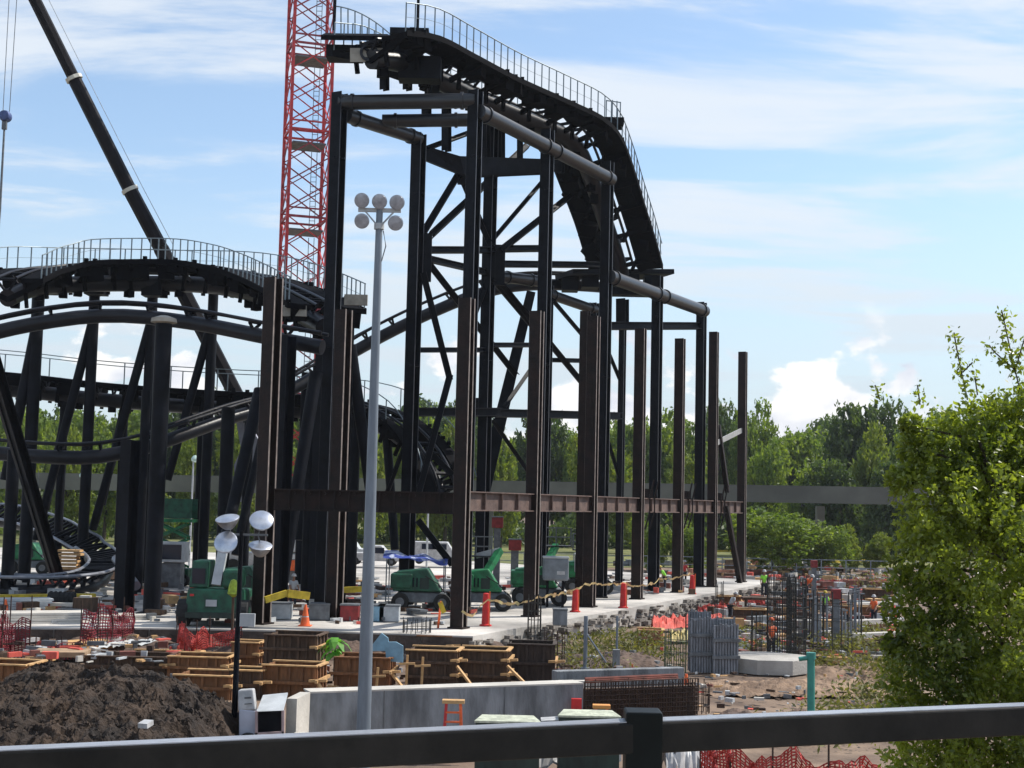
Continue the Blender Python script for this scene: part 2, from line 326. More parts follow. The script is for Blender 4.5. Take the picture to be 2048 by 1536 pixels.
# left wing of the rusty frame
B0 = G(522, 1248); B1 = G(668, 1240); bd = (A0 - B0).normalized(); bn = V((bd.y, -bd.x, 0))
for f, (px, py), w_ in ((B0, (545, 556), .66), (B1, (690, 620), .62)):
    m = MB().hsec(f, V((f.x, f.y, P(px, py, f.y).z)), w_, w_, (.5, .86, 0), .1, .05); base_plate(m, f, w_); cl_ = m.build('column', rust, fr); MB().edges(f, V((f.x, f.y, P(px, py, f.y).z)), w_, w_, (.5, .86, 0), .1).build('sunlit_edge_strip', edgem, cl_)
m = MB(); a, b = B0 + bd * .42, A0 - bd * .36; z = 5.9
m.beam(a + V((0, 0, z)), b + V((0, 0, z)), .06, .9)
for zz_ in (z - .48, z + .48): m.beam(a + V((0, 0, zz_)), b + V((0, 0, zz_)), .45, .07)
for k in range(1, 12):
    c = a.lerp(b, k / 12) + V((0, 0, z)); m.beam(c - bn * .2, c + bn * .2, .06, .88); m.tube(c + bn * .3 + V((.25, 0, .33)), c + bn * .1 + V((.25, 0, .33)), .07, n=8)
m.build('girder', rust, fr)
# ---------------------------------------------------------------- black canopy frame
P1 = F(0, 76); P1.x = P(925, 1225, 76).x
P5 = V((P(1397, 1170, 107).x, 107, 0)); PD = (P5 - P1) / 4; pd_ = PD.normalized(); pn = V((pd_.y, -pd_.x, 0))
P0 = V((P(645, 1215, 77).x, 77, 0))
edgeb = mat('sunlit_black_edge', (.06, .065, .075), .35, .2, .3, 3)  # lighter colour paints the sun along the black column edges
bf = thing('black_canopy_frame', 'tall black steel frame of square legs and round edge tubes stepping down to the right', 'steel frame', P1)
ZT, ZE = 28.7, 27.5
def bcol(f, zt, w=.78, nm='column', mt=None):
    w *= .8
    m = MB().hsec(f, V((f.x, f.y, zt)), w, w, pd_, .06, .05); m.box(f + V((0, 0, .05)), (w * 1.4, w * 1.4, .1))
    for zz_ in (zt * .87, zt * .5): m.box(V((f.x, f.y, zz_)), (w * 1.22, w * .5, .12)); m.box(V((f.x, f.y, zz_)), (w * .5, w * 1.22, .12))
    cl_ = m.build(nm, mt or black, bf); MB().edges(f, V((f.x, f.y, zt)), w, w, pd_, .06).build('sunlit_edge_strip', edgeb, cl_); return cl_
Pz = [ZT, ZT, ZT, 22.4, 21.7]
for i in range(5): bcol(P1 + PD * i, Pz[i])
bcol(P0, ZT, .82)
def etube(a, b, r=.42, nm='edge_tube', collar=True):
    m = MB().tube(a, b, r, n=20); t = (b - a).normalized()
    if collar:
        for q in (a + t * .75, b - t * .75): m.tube(q - t * .08, q + t * .08, r * 1.18, n=20)
    return m.build(nm, mat('edge_tube_paint', (.010, .0115, .015), .36, .0, .3, 1.0, .08, 5, spec=.6), bf, True)
def up(p, z): return V((p.x, p.y, z))
side = pn * .25
etube(up(P0, ZT - .55), up(P1, ZT - .55), .42)
for i in range(2): etube(up(P1 + PD * i, ZE) + side, up(P1 + PD * (i + 1), ZE) + side)
for i in (2, 3): etube(up(P1 + PD * i, 21.0) + side, up(P1 + PD * (i + 1), 21.0 ) + side, .45)
Q0 = V((P(812, 1180, 82).x, 82, 0)); Q1 = V((P(962, 1160, 88).x, 88, 0)); Q2 = V((P(1085, 1140, 95).x, 95, 0)); Q3 = V((P(1180, 1140, 101).x, 101, 0)); Q4 = V((P(1238, 1130, 106).x, 106, 0))
bcol(Q0, ZE + .3, .82); bcol(Q1, P(978, 255, 88).z, .8); bcol(Q2, 20.9, .7); bcol(Q3, 20.6, .6); bcol(Q4, 20.8, .55)
etube(up(P0, ZE) + V((.4, .3, 0)), up(Q0, ZE), .4)
etube(P(765, 242, 79.3), P(938, 240, 79.3), .38)
etube(up(Q2, 20.3), up(Q3, 20.1), .35); etube(P(1000, 553, 91), P(1075, 562, 94), .38)
def br(p, q, w=.42, nm='brace'): return MB().hsec(p, q, w, w, (V(q) - V(p)).cross(V((0, 1, 0.001))), .05, .04).build(nm, black, bf)
for a_, b_ in (((845, 468, 83), (922, 340, 86)), ((862, 470, 84), (1055, 290, 96)), ((852, 500, 83), (985, 500, 88)), ((858, 518, 83), (975, 545, 88)), ((985, 498, 88), (1092, 497, 95)),
               ((860, 530, 83), (1032, 750, 92)), ((1000, 565, 89), (1190, 797, 101)), ((846, 545, 82), (900, 760, 83)), ((900, 750, 83), (836, 990, 82)), ((1002, 500, 88), (1165, 372, 99)),
               ((1000, 528, 89), (1215, 530, 101)), ((975, 560, 88), (944, 640, 87)), ((860, 905, 84), (905, 950, 84)), ((836, 1040, 82), (905, 1130, 82)), ((925, 360, 86), (985, 500, 88))):
    br(P(*a_), P(*b_), .38)
for a_, b_ in (((830, 824, 83), (1000, 824, 88)), ((985, 826, 88), (1240, 832, 104)), ((1215, 652, 96), (1400, 652, 107))): br(P(*a_), P(*b_), .5, 'cross_beam')
MB().beam(P(1062, 585, 94), P(962, 1000, 92), .6, .6, (0, 1, 0), .95, .6).build('raking_leg', black, bf)
for a_, b_ in (((740, 130, 82), (740, 130, 82)),): pass
for a_, b_ in (((845, 300, 83), (980, 250, 88)), ((985, 560, 88), (1095, 690, 95)), ((1095, 690, 95), (1008, 815, 89)), ((1105, 600, 95), (1190, 700, 101)), ((1190, 640, 101), (1240, 760, 106)), ((830, 835, 82.5), (765, 1010, 84)), ((985, 840, 88.5), (1085, 985, 95)), ((1100, 345, 95), (985, 480, 88.5)), ((1200, 830, 102), (1240, 960, 106))):
    br(P(*a_), P(*b_), .26)
for a_, b_ in (((828, 700, 82.5), (975, 700, 88)), ((985, 690, 88.5), (1095, 690, 95)), ((1100, 720, 95.5), (1190, 722, 101))):
    br(P(*a_), P(*b_), .28, 'cross_beam')
# gussets
for (px, py, D_, w_, h_) in ((848, 515, 82.3, .9, 2.9), (988, 530, 88.2, 1.4, 2.6), (965, 815, 88.6, .9, 1.2), (930, 350, 85.8, .9, 1.2)):
    MB().box(P(px, py, D_), (w_, .25, h_)).build('gusset', black, bf)
# tapered cross head under the deck
hp = [P(846, 290, 83.2), P(920, 312, 84.6), P(1098, 318, 92), P(1098, 345, 92), P(975, 350, 88), P(930, 352, 85), P(846, 318, 83.2)]
MB().prism(hp, (0.1, .6, 0)).build('cross_head', black, bf)
for (px, y0, y1, D_, w_) in ((769, 125, 180, 80, .42), (815, 130, 180, 81, .42), (853, 195, 240, 83, .45), (893, 195, 302, 84, .45), (970, 240, 318, 87, .5), (1000, 240, 318, 88.5, .5), (1120, 300, 345, 93, .5), (1040, 215, 330, 90, .3), (1245, 598, 655, 104, .75)):
    a, b = P(px, y0, D_), P(px, y1, D_); MB().hsec(a, b, w_, w_, pd_).build('deck_post', black, bf)
# ---------------------------------------------------------------- coaster tracks
def track(name, label, pts, gauge=1.2, sr=.4, drop=1.05, tie=1.6, walks=(), ww=1.3, wo=1.25, rh=1.5, pstep=1.25, bank=0, step=1.0, deck_th=.35, brk=3.4, spine_m=None, fascia=0, under=0):
    c = catmull(pts, step); th = thing(name, label, 'coaster track', c[0])
    n = len(c); T = [(c[min(i + 1, n - 1)] - c[max(i - 1, 0)]).normalized() for i in range(n)]
    S = []; U = []
    for i, t in enumerate(T):
        s = t.cross(V((0, 0, 1))).normalized(); u = s.cross(t).normalized(); bb = R(bank[int(i / n * len(bank))] if isinstance(bank, (list, tuple)) else bank)
        S.append(s * math.cos(bb) + u * math.sin(bb)); U.append(u * math.cos(bb) - s * math.sin(bb))
    MB().sweep([c[i] - U[i] * drop for i in range(n)], sr, 16).build('spine_tube', spine_m or blackt, th, True)
    for k in (-1, 1): MB().sweep([c[i] + S[i] * gauge / 2 * k for i in range(n)], .1, 8).build('rail', blackt, th, True)
    ln = 0; nxt = 0
    for i in range(n - 1):
        if ln >= nxt:
            nxt += tie; m = MB(); a, b, s, u = c[i] + S[i] * gauge / 2, c[i] - S[i] * gauge / 2, S[i], U[i]; base = c[i] - u * (drop - sr * .9)
            m.beam(a - u * .08, b - u * .08, .16, .16, T[i]); m.beam(a - u * .1, base + s * .15, .13, .12, T[i]); m.beam(b - u * .1, base - s * .15, .13, .12, T[i]); m.build('tie', black, th)
        ln += (c[i + 1] - c[i]).length
    for k in walks:
        cw = MB(); L0 = [c[i] + S[i] * k * wo for i in range(n)]; L1 = [c[i] + S[i] * k * (wo + ww) for i in range(n)]
        cw.ribbon(L0, L1, deck_th)
        ln = 0; nxt = 0
        for i in range(n - 1):
            if ln >= nxt:
                nxt += brk; o = c[i] - U[i] * (drop + .1); e = c[i] + S[i] * k * (wo + ww) - U[i] * deck_th
                cw.beam(o, e, .2, .3); cw.beam(c[i] + S[i] * k * (wo + .2) - U[i] * deck_th, c[i] + S[i] * k * (wo + .2) - U[i] * (drop + .6), .18, .22)
            ln += (c[i + 1] - c[i]).length
        if fascia: cw.ribbon([q + V((0, 0, .05)) for q in L1], [q + S[i] * k * .12 + V((0, 0, .05)) for i, q in enumerate(L1)], fascia)
        if under:
            q_ = random.Random(int(abs(c[0].x * 10)) + k)
            for i in range(0, n - 1):
                if q_.random() < .33: continue
                a_, b_ = c[i].lerp(c[i + 1], .04) + S[i] * k * (wo + ww * q_.uniform(.25, .75)) - U[i] * deck_th, c[i].lerp(c[i + 1], .94) + S[i] * k * (wo + ww * .5) - U[i] * deck_th; h_ = under * q_.choice((.35, .6, .8, 1, 1, 1.15)); cw.beam(a_ - U[i] * h_ / 2, b_ - U[i] * h_ / 2, ww * q_.uniform(.35, .8), h_, U[i])
                if q_.random() < .6: e_ = L1[i].lerp(L1[i + 1], q_.random()); cw.box(e_ + V((0, 0, .08)), (.25, .25, q_.uniform(.12, .34)))
                if q_.random() < .35: e_ = c[i] - U[i] * (drop + sr); cw.box(e_, (.5, .5, q_.uniform(.4, .9)), q_.random())
        cwo = cw.build('catwalk', grate, th)
        rl = MB().sweep([q + V((0, 0, rh)) for q in L1], .035, 6)
        if fascia: rl.sweep([q + V((0, 0, rh * .5)) for q in L1], .012, 4)
        rlo = rl.build('railing', railm, cwo)
        ln = 0; nxt = 0
        for i in range(n - 1):
            seg = (c[i + 1] - c[i]).length
            while nxt < ln + seg:
                q = L1[i].lerp(L1[i + 1], (nxt - ln) / seg); MB().beam(q, q + V((0, 0, rh)), .07, .07, (0, 1, 0)).build('railing_post', railm, rlo); nxt += pstep
            ln += seg
    return th
T1 = track('coaster_track', 'topmost black coaster track with railed catwalks, ending in an open round tube',
      [P(738, 82, 75.5), P(800, 90, 77.5), P(870, 124, 80.5), P(962, 170, 84.5), P(1062, 213, 88.5), P(1132, 245, 91.5), P(1160, 272, 93), P(1178, 310, 94.5), P(1205, 385, 97), P(1230, 460, 99), P(1252, 535, 101)],
      walks=(-1, 1), ww=1.8, wo=.95, rh=1.6, pstep=.75, deck_th=.22, under=.55, brk=2.3, drop=1.0, sr=.55, fascia=.32, step=.8)
for a_, b_ in (((1100, 345, 96), (1138, 545, 99)), ((1215, 300, 99), (1322, 545, 102))):
    pass
MB().hexa([P(642, 70, 76.5), P(782, 72, 76), P(782, 82, 76), P(642, 80, 76.5), P(650, 66, 79), P(775, 68, 79), P(775, 78, 79), P(650, 76, 79)]).build('end_platform', grate, T1)
MB().hexa([P(700, 96, 75.8), P(768, 96, 75.8), P(768, 124, 75.8), P(700, 124, 75.8), P(700, 96, 76), P(768, 96, 76), P(768, 124, 76), P(700, 124, 76)]).build('end_plate', mat('tan_plate', (.26, .24, .2), .7, 0, .2, 2), T1)
MB().lathe(P(738, 105, 75.75), [(.5, -.25), (.5, .1), (.36, .1), (.34, -.2)], (0, -1, 0), 24).build('flange_ring', blackt, T1, True)
for (px, py, w_, h_) in ((690, 108, 2.0, .7), (800, 110, 2.6, 1.4), (840, 140, 2.4, 1.3), (820, 68, 2.2, .35)):
    MB().box(P(px, py, 78), (w_, 1.2, h_)).build('bracket', black, T1)
er = MB(); tops = []
for k in range(9): x = 668 + k * 14; a, b = P(x, 68 + k * .6, 78.5), P(x, 12 + k * k * .72 + k * 1.2, 78.5); er.beam(a, b, .07, .07, (0, 1, 0)); tops.append(b)
er.sweep(tops, .035, 6); er.build('end_railing', railm, T1)
pl_ = P(1224, 247, 92.5); MB().box(pl_, (1.5, 1.6, .45)).build('step_platform', grate, T1)
for x_, y_ in ((1212, 200), (1224, 200), (1233, 202), (1240, 204)): MB().beam(P(x_, 244, 92.3), P(x_ + 1, y_, 92.3), .07, .07, (0, 1, 0)).build('end_post', railm, T1)
MB().beam(P(1212, 201, 92.3), P(1241, 205, 92.3), .06, .06).build('end_rail', railm, T1)
ld = MB(); ld.beam(P(1128, 549, 100), P(1328, 549, 103), 3.2, .35)
for x_ in (1140, 1180, 1215, 1262, 1300): q_ = P(x_, 566, 101); ld.box(q_, (rnd.uniform(.7, 1.3), 1.4, rnd.uniform(.7, 1.3)))
ld.box(P(1265, 585, 101.5), (3.4, 1.3, .5)); ld.build('landing', black, T1)
mrow = []
for (px, py, D_) in ((668, 60, 78), (835, 60, 79), (1304, 500, 102)):
    q = P(px, py, D_); MB().beam(q, q + V((0, 0, 2.6 if px < 900 else 1.6)), .16, .16, (0, 1, 0)).build('end_post', black, T1)
T2 = track('coaster_track', 'black coaster track with railed catwalk curving level across the left, ending above the brown column',
      [P(12, 556, 85), P(55, 540, 88), P(120, 532, 91), P(220, 530, 93), P(330, 531, 94), P(420, 534, 93), P(490, 544, 90.5), P(550, 562, 87), P(605, 586, 82.5), P(655, 612, 78)],
      walks=(-1, 1), ww=1.25, wo=.95, rh=1.45, pstep=.85, deck_th=.3, under=.85, brk=2.2, drop=1.25, sr=.55, fascia=.35)
for px, py, D_ in ((590, 622, 77.6), (712, 600, 78.4)):
    MB().box(P(px, py, D_), (1.3, .25, .6)).build('end_plate', mat('tan_plate', (.2, .18, .15), .7, 0, .2, 2), T2)
for i_, (px, py) in enumerate(((95, 575), (193, 577), (307, 580))):
    MB().box(P(px, py, 94), (1.35, 1.2, .9)).build('saddle', black, T2)
T3 = track('coaster_track', 'arched black tube track with thin rails on top below the railed catwalk at left',
      [P(-120, 672, 74), P(-20, 640, 75), P(100, 616, 76), P(200, 606, 77), P(300, 609, 77), P(420, 625, 76), P(540, 648, 74), P(650, 668, 73)], gauge=.9, sr=.4, drop=.72, tie=2.5)
T4 = track('coaster_track', 'black tube track climbing rightwards behind the light pole to the tall frame',
      [P(540, 775, 92), P(620, 730, 94), P(700, 680, 96), P(780, 637, 97), P(860, 600, 98), P(930, 572, 99), P(1000, 553, 100), P(1080, 546, 101), P(1180, 550, 103), P(1260, 558, 105)], gauge=.9, sr=.42, drop=.85, tie=2.5)
T5 = track('coaster_track', 'straight black track with thin pale railings crossing the left at tree top height',
      [P(-100, 738, 98), P(60, 752, 98), P(200, 768, 98), P(350, 780, 98), P(500, 788, 98), P(620, 793, 97), P(720, 805, 95), P(800, 838, 92), P(850, 885, 90), P(885, 945, 88), P(900, 1000, 87)],
      walks=(-1, 1), ww=.9, wo=.9, rh=1.5, pstep=3.2, deck_th=.3, under=.7, brk=2, drop=1.1, sr=.5, fascia=.0)
T6 = track('coaster_track', 'black tube track sagging in a long dip below the straight deck at left',
      [P(-120, 865, 84), P(0, 880, 84), P(120, 888, 84), P(200, 886, 84), P(290, 868, 85), P(380, 838, 87), P(470, 808, 90), P(560, 785, 93)], gauge=1.0, sr=.42, drop=.8, tie=2.2)
T7 = track('coaster_track', 'low banked track curling at ground level far left, pale rails over black ties',
      [P(-120, 1020, 106), P(0, 1022, 104), P(90, 1045, 100), P(160, 1078, 95), P(208, 1112, 90), P(190, 1140, 84), P(110, 1152, 81), P(0, 1152, 80), P(-120, 1150, 80)], gauge=1.9, sr=.45, drop=.9, tie=.75, bank=[-28, -30, -30, -25, -10, 0, 0, 0], step=.6, spine_m=blackt)
for o in T7.children:
    if o.name.startswith('rail'): o.data.materials[0] = mat('pale_rail_steel', (.22, .23, .26), .4, .4, .2, 3)
MB().tube(P(232, 1118, 86), P(272, 1172, 82), .28, n=14).build('strut', mat('pale_rail_steel', ()), T7, True) if 'pale_rail_steel' in MT else None
# ---------------------------------------------------------------- coaster supports
def support(label, foot, top, r=.4, leg=None, cap=None, box=False):
    f = V(foot); t = V(top); th = thing('support_column', label, 'column', f, 'black supports under the coaster tracks')
    m = MB()
    (m.hsec(f, t, r * 2, r * 2, (.5, .86, 0)) if box else m.tube(f, t, r, r, 14)); m.box(f + V((0, 0, .06)), (r * 3, r * 3, .12)); m.build('shaft', black, th, not box)
    if leg: MB().tube(leg[0], leg[1], r * .9, r * .8, 12).build('raking_leg', black, th, True)
    if cap: MB().lathe(t, [(r * .6, -.1), (r * 1.6, 0), (r * 1.5, .2), (r * .5, .35)], (0, 0, 1), 16).build('cap', mat('tan_cap', (.3, .27, .22), .7, 0, .2, 2), th, True)
    return th
def vf(px, py, D, z=0): p = P(px, py, D); return V((p.x, p.y, z))
def sup(label, px, py, D, r=.4, leg=None, **k):
    t = P(px, py, D); support(label, V((t.x, t.y, 0)), t, r, [P(*leg[0]), P(*leg[1])] if leg else None, **k)
sup('leftmost tall black column under the railed catwalk, its raking leg spreading left', 78, 570, 94, .42, ((76, 640, 94), (10, 960, 94)))
sup('second tall black column from the left under the railed catwalk', 190, 575, 95, .36, ((186, 640, 95), (72, 1080, 95)))
sup('third tall black column from the left under the railed catwalk', 306, 575, 96, .36, ((300, 650, 96), (185, 1060, 96)))
sup('slim black column just right of the crane boom under the railed catwalk', 428, 560, 95, .34, ((424, 640, 95), (335, 960, 95)))
sup('thick black column with tan cap in front of the arched tube track', 328, 645, 71, .42, None, cap=True)
sup('short thick black column under the dipping track, left of the tan capped one', 262, 880, 72.5, .36, box=True)
sup('black column at the left edge below the dipping track', 28, 900, 80, .35, None)
sup('stubby black column where the dipping track meets the straight deck', 457, 815, 84, .4, ((520, 780, 82), (448, 1090, 78)))
sup('black column close behind the brown column under the tube track', 572, 672, 72, .4, ((632, 745, 76), (560, 1190, 74)), box=True)
sup('wide black column beside the tall frame leg, under the catwalk end', 690, 625, 79, .4, ((700, 690, 80), (745, 1010, 82)), box=True)
sup('black column behind the light pole under the bending deck', 712, 830, 93, .35, ((772, 850, 93), (790, 1100, 92)))
sup('thin black column left of the tan capped column, behind it', 293, 780, 84, .28, None)
sup('black column with short arms under the straight deck left of centre', 405, 800, 97, .25, None)
sup('black column carrying the straight deck near the left edge, behind the dipping track', 130, 790, 98, .3, ((135, 800, 98), (92, 1020, 98)))
sup('black column under the straight deck between the second and third tall columns', 250, 795, 98, .28, ((248, 810, 98), (205, 1010, 98)))
sup('black column rising behind the left brown column under the straight deck', 500, 800, 97, .32, ((540, 810, 92), (470, 1110, 90)))
sup('black column beneath the climbing tube track beside the mast', 612, 745, 95, .3, ((640, 760, 88), (598, 1080, 86)))
sup('very thick black column hugging the first tall frame leg', 652, 700, 80, .42, None, box=True)
sup('black column close left of the tall frame leg', 626, 800, 82, .35, None)
th = thing('raking_column', 'heavy black column leaning from the left edge down to an orange footing', 'column', G(112, 1176))
MB().hsec(P(-25, 690, 68), G(118, 1176) + V((0, 0, .3)), .85, .8, (.3, .95, 0)).build('shaft', black, th)
MB().box(G(106, 1178) + V((0, 0, .25)), (1.6, 1.4, .5)).build('footing', mat('red_primer', (.3, .05, .03), .7, 0, .3, 3), th)
# ---------------------------------------------------------------- tower crane mast
MD = 112.0; mx0 = P(615, 250, MD).x; th = thing('tower_crane_mast', 'red lattice tower crane mast with grey platforms rising out of the picture', 'crane mast', (mx0, MD, 0))
s_, an0 = 1.6, R(18); cor = [V((mx0, MD, 0)) + V((math.cos(an0) * a - math.sin(an0) * b, math.sin(an0) * a + math.cos(an0) * b, 0)) * s_ for a, b in ((-1, -1), (1, -1), (1, 1), (-1, 1))]
ztopm = P(600, -80, MD).z; H_ = 7.1; nlev = int(ztopm / H_) + 1
for c in cor: MB().beam(c, up(c, ztopm + 2), .24, .24, (math.cos(an0), math.sin(an0), 0)).build('chord', redp, th)
for k in range(nlev):
    z0 = k * H_
    m = MB()
    for j in range(4):
        a, b = cor[j], cor[(j + 1) % 4]
        m.beam(up(a, z0), up(b, z0), .16, .16); m.beam(up(a, z0 + .7), up(b, z0 + .7), .12, .12)
        for h in range(3):
            za, zb = z0 + .7 + h * (H_ - .7) / 3, z0 + .7 + (h + 1) * (H_ - .7) / 3
            m.beam(up(a, za), up(b, zb), .1, .1); m.beam(up(b, za), up(a, zb), .08, .08)
    m.build('lattice_bay', redp if k % 2 else mat('dull_red_paint', (.3, .04, .05), .6, 0, .3, 2), th)
    c = V((mx0, MD, z0 - 1.0 + (H_ if k == 0 else 0)))
    MB().box(c, (2.7, 2.7, .12), an0).build('platform', greys, th)
    lad = MB(); lx = c + V((.7, -.4, .1))
    for e in (-.22, .22): lad.beam(lx + V((e, 0, 0)), lx + V((e, 0, H_ - .6)), .05, .05, (0, 1, 0))
    for q in range(14): lad.beam(lx + V((-.22, 0, .4 * q)), lx + V((.22, 0, .4 * q)), .04, .04)
    lad.build('ladder', greys, th)
MB().box((mx0, MD, .6), (5, 5, 1.2)).build('base', conc, th)
# ---------------------------------------------------------------- mobile crane
cb0, cb1 = P(590, 1020, 110), P(50, -40, 104)
th = thing('mobile_crane', 'black telescopic crane boom leaning left over the coaster, pale collars and white superstructure', 'crane', (cb0.x, cb0.y, 0))
tt = (cb1 - cb0); secs = [0, .29, .62, .86, 1]
p_a, p_b, p_c = P(322, 497, 106), P(260, 380, 105.5), P(148, 157, 105)
pts_ = [cb0, p_a.lerp(p_b, 0), p_b, p_c, cb1]
for i in range(4): MB().tube(pts_[i], pts_[i + 1], [.6, .56, .52, .46][i], n=8).build('boom_section', mat('boom_paint', (.009, .0075, .009), .5, 0, .3, 1, spec=.08), th)
for q in (p_b, p_c): t_ = (cb1 - cb0).normalized(); MB().tube(q - t_ * .14, q + t_ * .14, .66, n=10).build('collar', mat('pale_collar', (.5, .48, .4), .5, .2, .1, 2), th)
off = V((.95, -.2, .3)); MB().sweep([pts_[1] + off, pts_[2] + off, pts_[3] + off, pts_[4] + off], .025, 5).build('boom_line', whiteg, th)
base = V((cb0.x, cb0.y, 0))
MB().box(base + V((-1, 0, 1.1)), (9, 2.8, 1.2)).build('chassis', white, th, bevel=.1); MB().box(base + V((1.5, 0, 3)), (4.5, 2.6, 2.4)).build('superstructure', whiteg, th, bevel=.15)
for i in range(4):
    for k in (-1, 1): MB().tube(base + V((-4.4 + i * 2.1, k * 1.2, .6)), base + V((-4.4 + i * 2.1, k * 1.55, .6)), .6, n=18).build('wheel', rubber, th)
MB().prism([P(x, y, 100) for x, y in ((470, 828), (484, 818), (500, 850), (519, 884), (506, 960), (498, 1002), (474, 1004), (468, 930), (482, 900))][::-1], (0, .6, 0)).build('folded_jib', mat('jib_white', (.3, .31, .36), .6, 0, .1, 2), th)
hk = P(10, 232, 90); th = thing('crane_hook', 'blue crane hook block hanging on twin cables at the left edge', 'hook', hk)
for dx in (-.15, .28): MB().tube(hk + V((dx, 0, .3)), V((hk.x + dx + (.1 if dx > 0 else 0), hk.y, P(10, -60, 90).z)), .025, n=5).build('cable', greys, th)
MB().lathe(hk + V((0, .25, 0)), [(.05, -.2), (.32, -.18), (.38, 0), (.38, .3), (.32, .5), (.05, .52)], (0, -1, 0), 18).build('sheave_block', mat('hook_blue', (.05, .08, .2), .5, .1, .3, 3), th, True)
MB().beam(hk + V((0, 0, -.3)), hk + V((0, 0, -.9)), .3, .2, (0, 1, 0)).build('swivel', greys, th)
MB().sweep([hk + V((0, 0, -.9)), V((hk.x, hk.y, P(8, 420, 90).z)), V((hk.x - .12, hk.y, P(5, 545, 90).z))], [.07, .08, .1], 6).build('pendant', greys, th)
# ---------------------------------------------------------------- floodlight pole (near)
lb = F(728, 35.6, LOW); lb.x = P(727, 1460, 35.6).x; tp = P(760, 455, 35.6)
th = thing('floodlight_pole', 'tall grey steel pole in front of the frame carrying five round floodlights', 'light pole', lb)
ltop = V((lb.x, lb.y, tp.z + .6))
MB().tube(lb, ltop, .19, .085, 20).build('pole', polem, th, True)
m = MB().tube(up(lb, tp.z - .05), up(lb, tp.z + .1), .13, n=12); m.beam(up(lb, tp.z + .45) - V((.55, 0, 0)), up(lb, tp.z + .45) + V((.55, 0, 0)), .08, .1)
m.beam(up(lb, tp.z) , up(lb, tp.z + .45) - V((.4, 0, 0)), .04, .04); m.beam(up(lb, tp.z), up(lb, tp.z + .45) + V((.4, 0, 0)), .04, .04); m.build('cross_arm', whiteg, th)
MB().sweep([up(lb, tp.z - .1) + V((.12, -.1, 0)), up(lb, tp.z - .5) + V((.2, -.12, 0)), up(lb, tp.z - .9) + V((.1, -.12, 0))], .015, 6).build('cable', greys, th)
def flood(parent, c, ax, r, mh, ml):
    ax = V(ax).normalized()
    h = MB().lathe(c, [(r * .35, -r * .9), (r * .7, -r * .55), (r, -.02), (r * 1.04, .02)], ax, 22).build('floodlight', mh, parent, True)
    MB().lathe(V(c) + ax * .021, [(r * .99, 0), (r * .93, .015), (.01, .03)], ax, 22).build('glass', ml, h, True)
for px, py in ((724, 401), (759, 403), (794, 405), (724, 442), (791, 446)):
    q = P(px, py, 35.45); flood(th, q, (.12 * (1 if px > 740 else -1), -.95, -.25), .19, lamp, lens)
# second floodlight cluster
l2 = P(470, 1400, 40); l2 = V((l2.x, l2.y, LOW)); z2 = P(487, 1062, 40).z
th = thing('light_tower', 'slim black mast at left with four mirror bright floodlights tilted upward', 'light tower', l2)
MB().tube(l2, up(l2, z2), .09, .06, 10).build('pole', black, th, True)
MB().beam(up(l2, z2 - .1) - V((.65, 0, 0)), up(l2, z2 - .1) + V((.75, 0, 0)), .06, .06).build('cross_arm', greys, th)
for px, py, ax in ((455, 1038, (-.1, -.35, .92)), (523, 1041, (.15, -.75, .6)), (452, 1085, (-.05, -.9, .4)), (521, 1092, (.1, -.35, .92))):
    c = P(px, py, 39.8); flood(th, c, ax, .33, lamp, chrome)
    MB().sweep([c + V((0, .2, -.1)), up(l2, z2 - .1) + V((c.x - l2.x, 0, 0)) * .8], .02, 6).build('yoke', greys, th)
q = P(495, 1240, 39.9); MB().box(q, (.42, .12, .36)).build('sign_plate', whiteg, th)
# ---------------------------------------------------------------- foreground guard rail
th = thing('guard_rail', 'black steel guard rail with sunlit top edge running close across the bottom', 'railing', P(1285, 1560, 2.75))
def nrail(a, b):
    p0, p1 = P(*a), P(*b); m = MB(); t = (p1 - p0).normalized()
    m.beam(p0, p1, .05, .058); o_ = V((0, 0, .0305)); MB().beam(p0 + o_, p1 + o_, .042, .002).build('sunlit_top_strip', mat('sunlit_rail_top', (.33, .34, .37), .3, .3, .15, 5, .1, 30), th); return m.build('rail', mat('rail_black_paint', (.012, .0105, .009), .5, 0, .5, 9, .05, 60, spec=.2), th, bevel=.004)  # pale strip paints the sunlight along the rail top
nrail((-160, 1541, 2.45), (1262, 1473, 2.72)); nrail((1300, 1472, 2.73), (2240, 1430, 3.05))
pc = P(1286, 1420, 2.73); MB().box((pc.x, pc.y, pc.z - .5), (.07, .07, 1.0)).build('post', mat('post_black_paint', (.004, .006, .006), .45, 0, .3, 9, spec=.15), th, bevel=.004)
# the walkway the viewer stands on
struct('walkway', MB().box((0, .6, 4.38), (14, 4.2, .25)), conc)
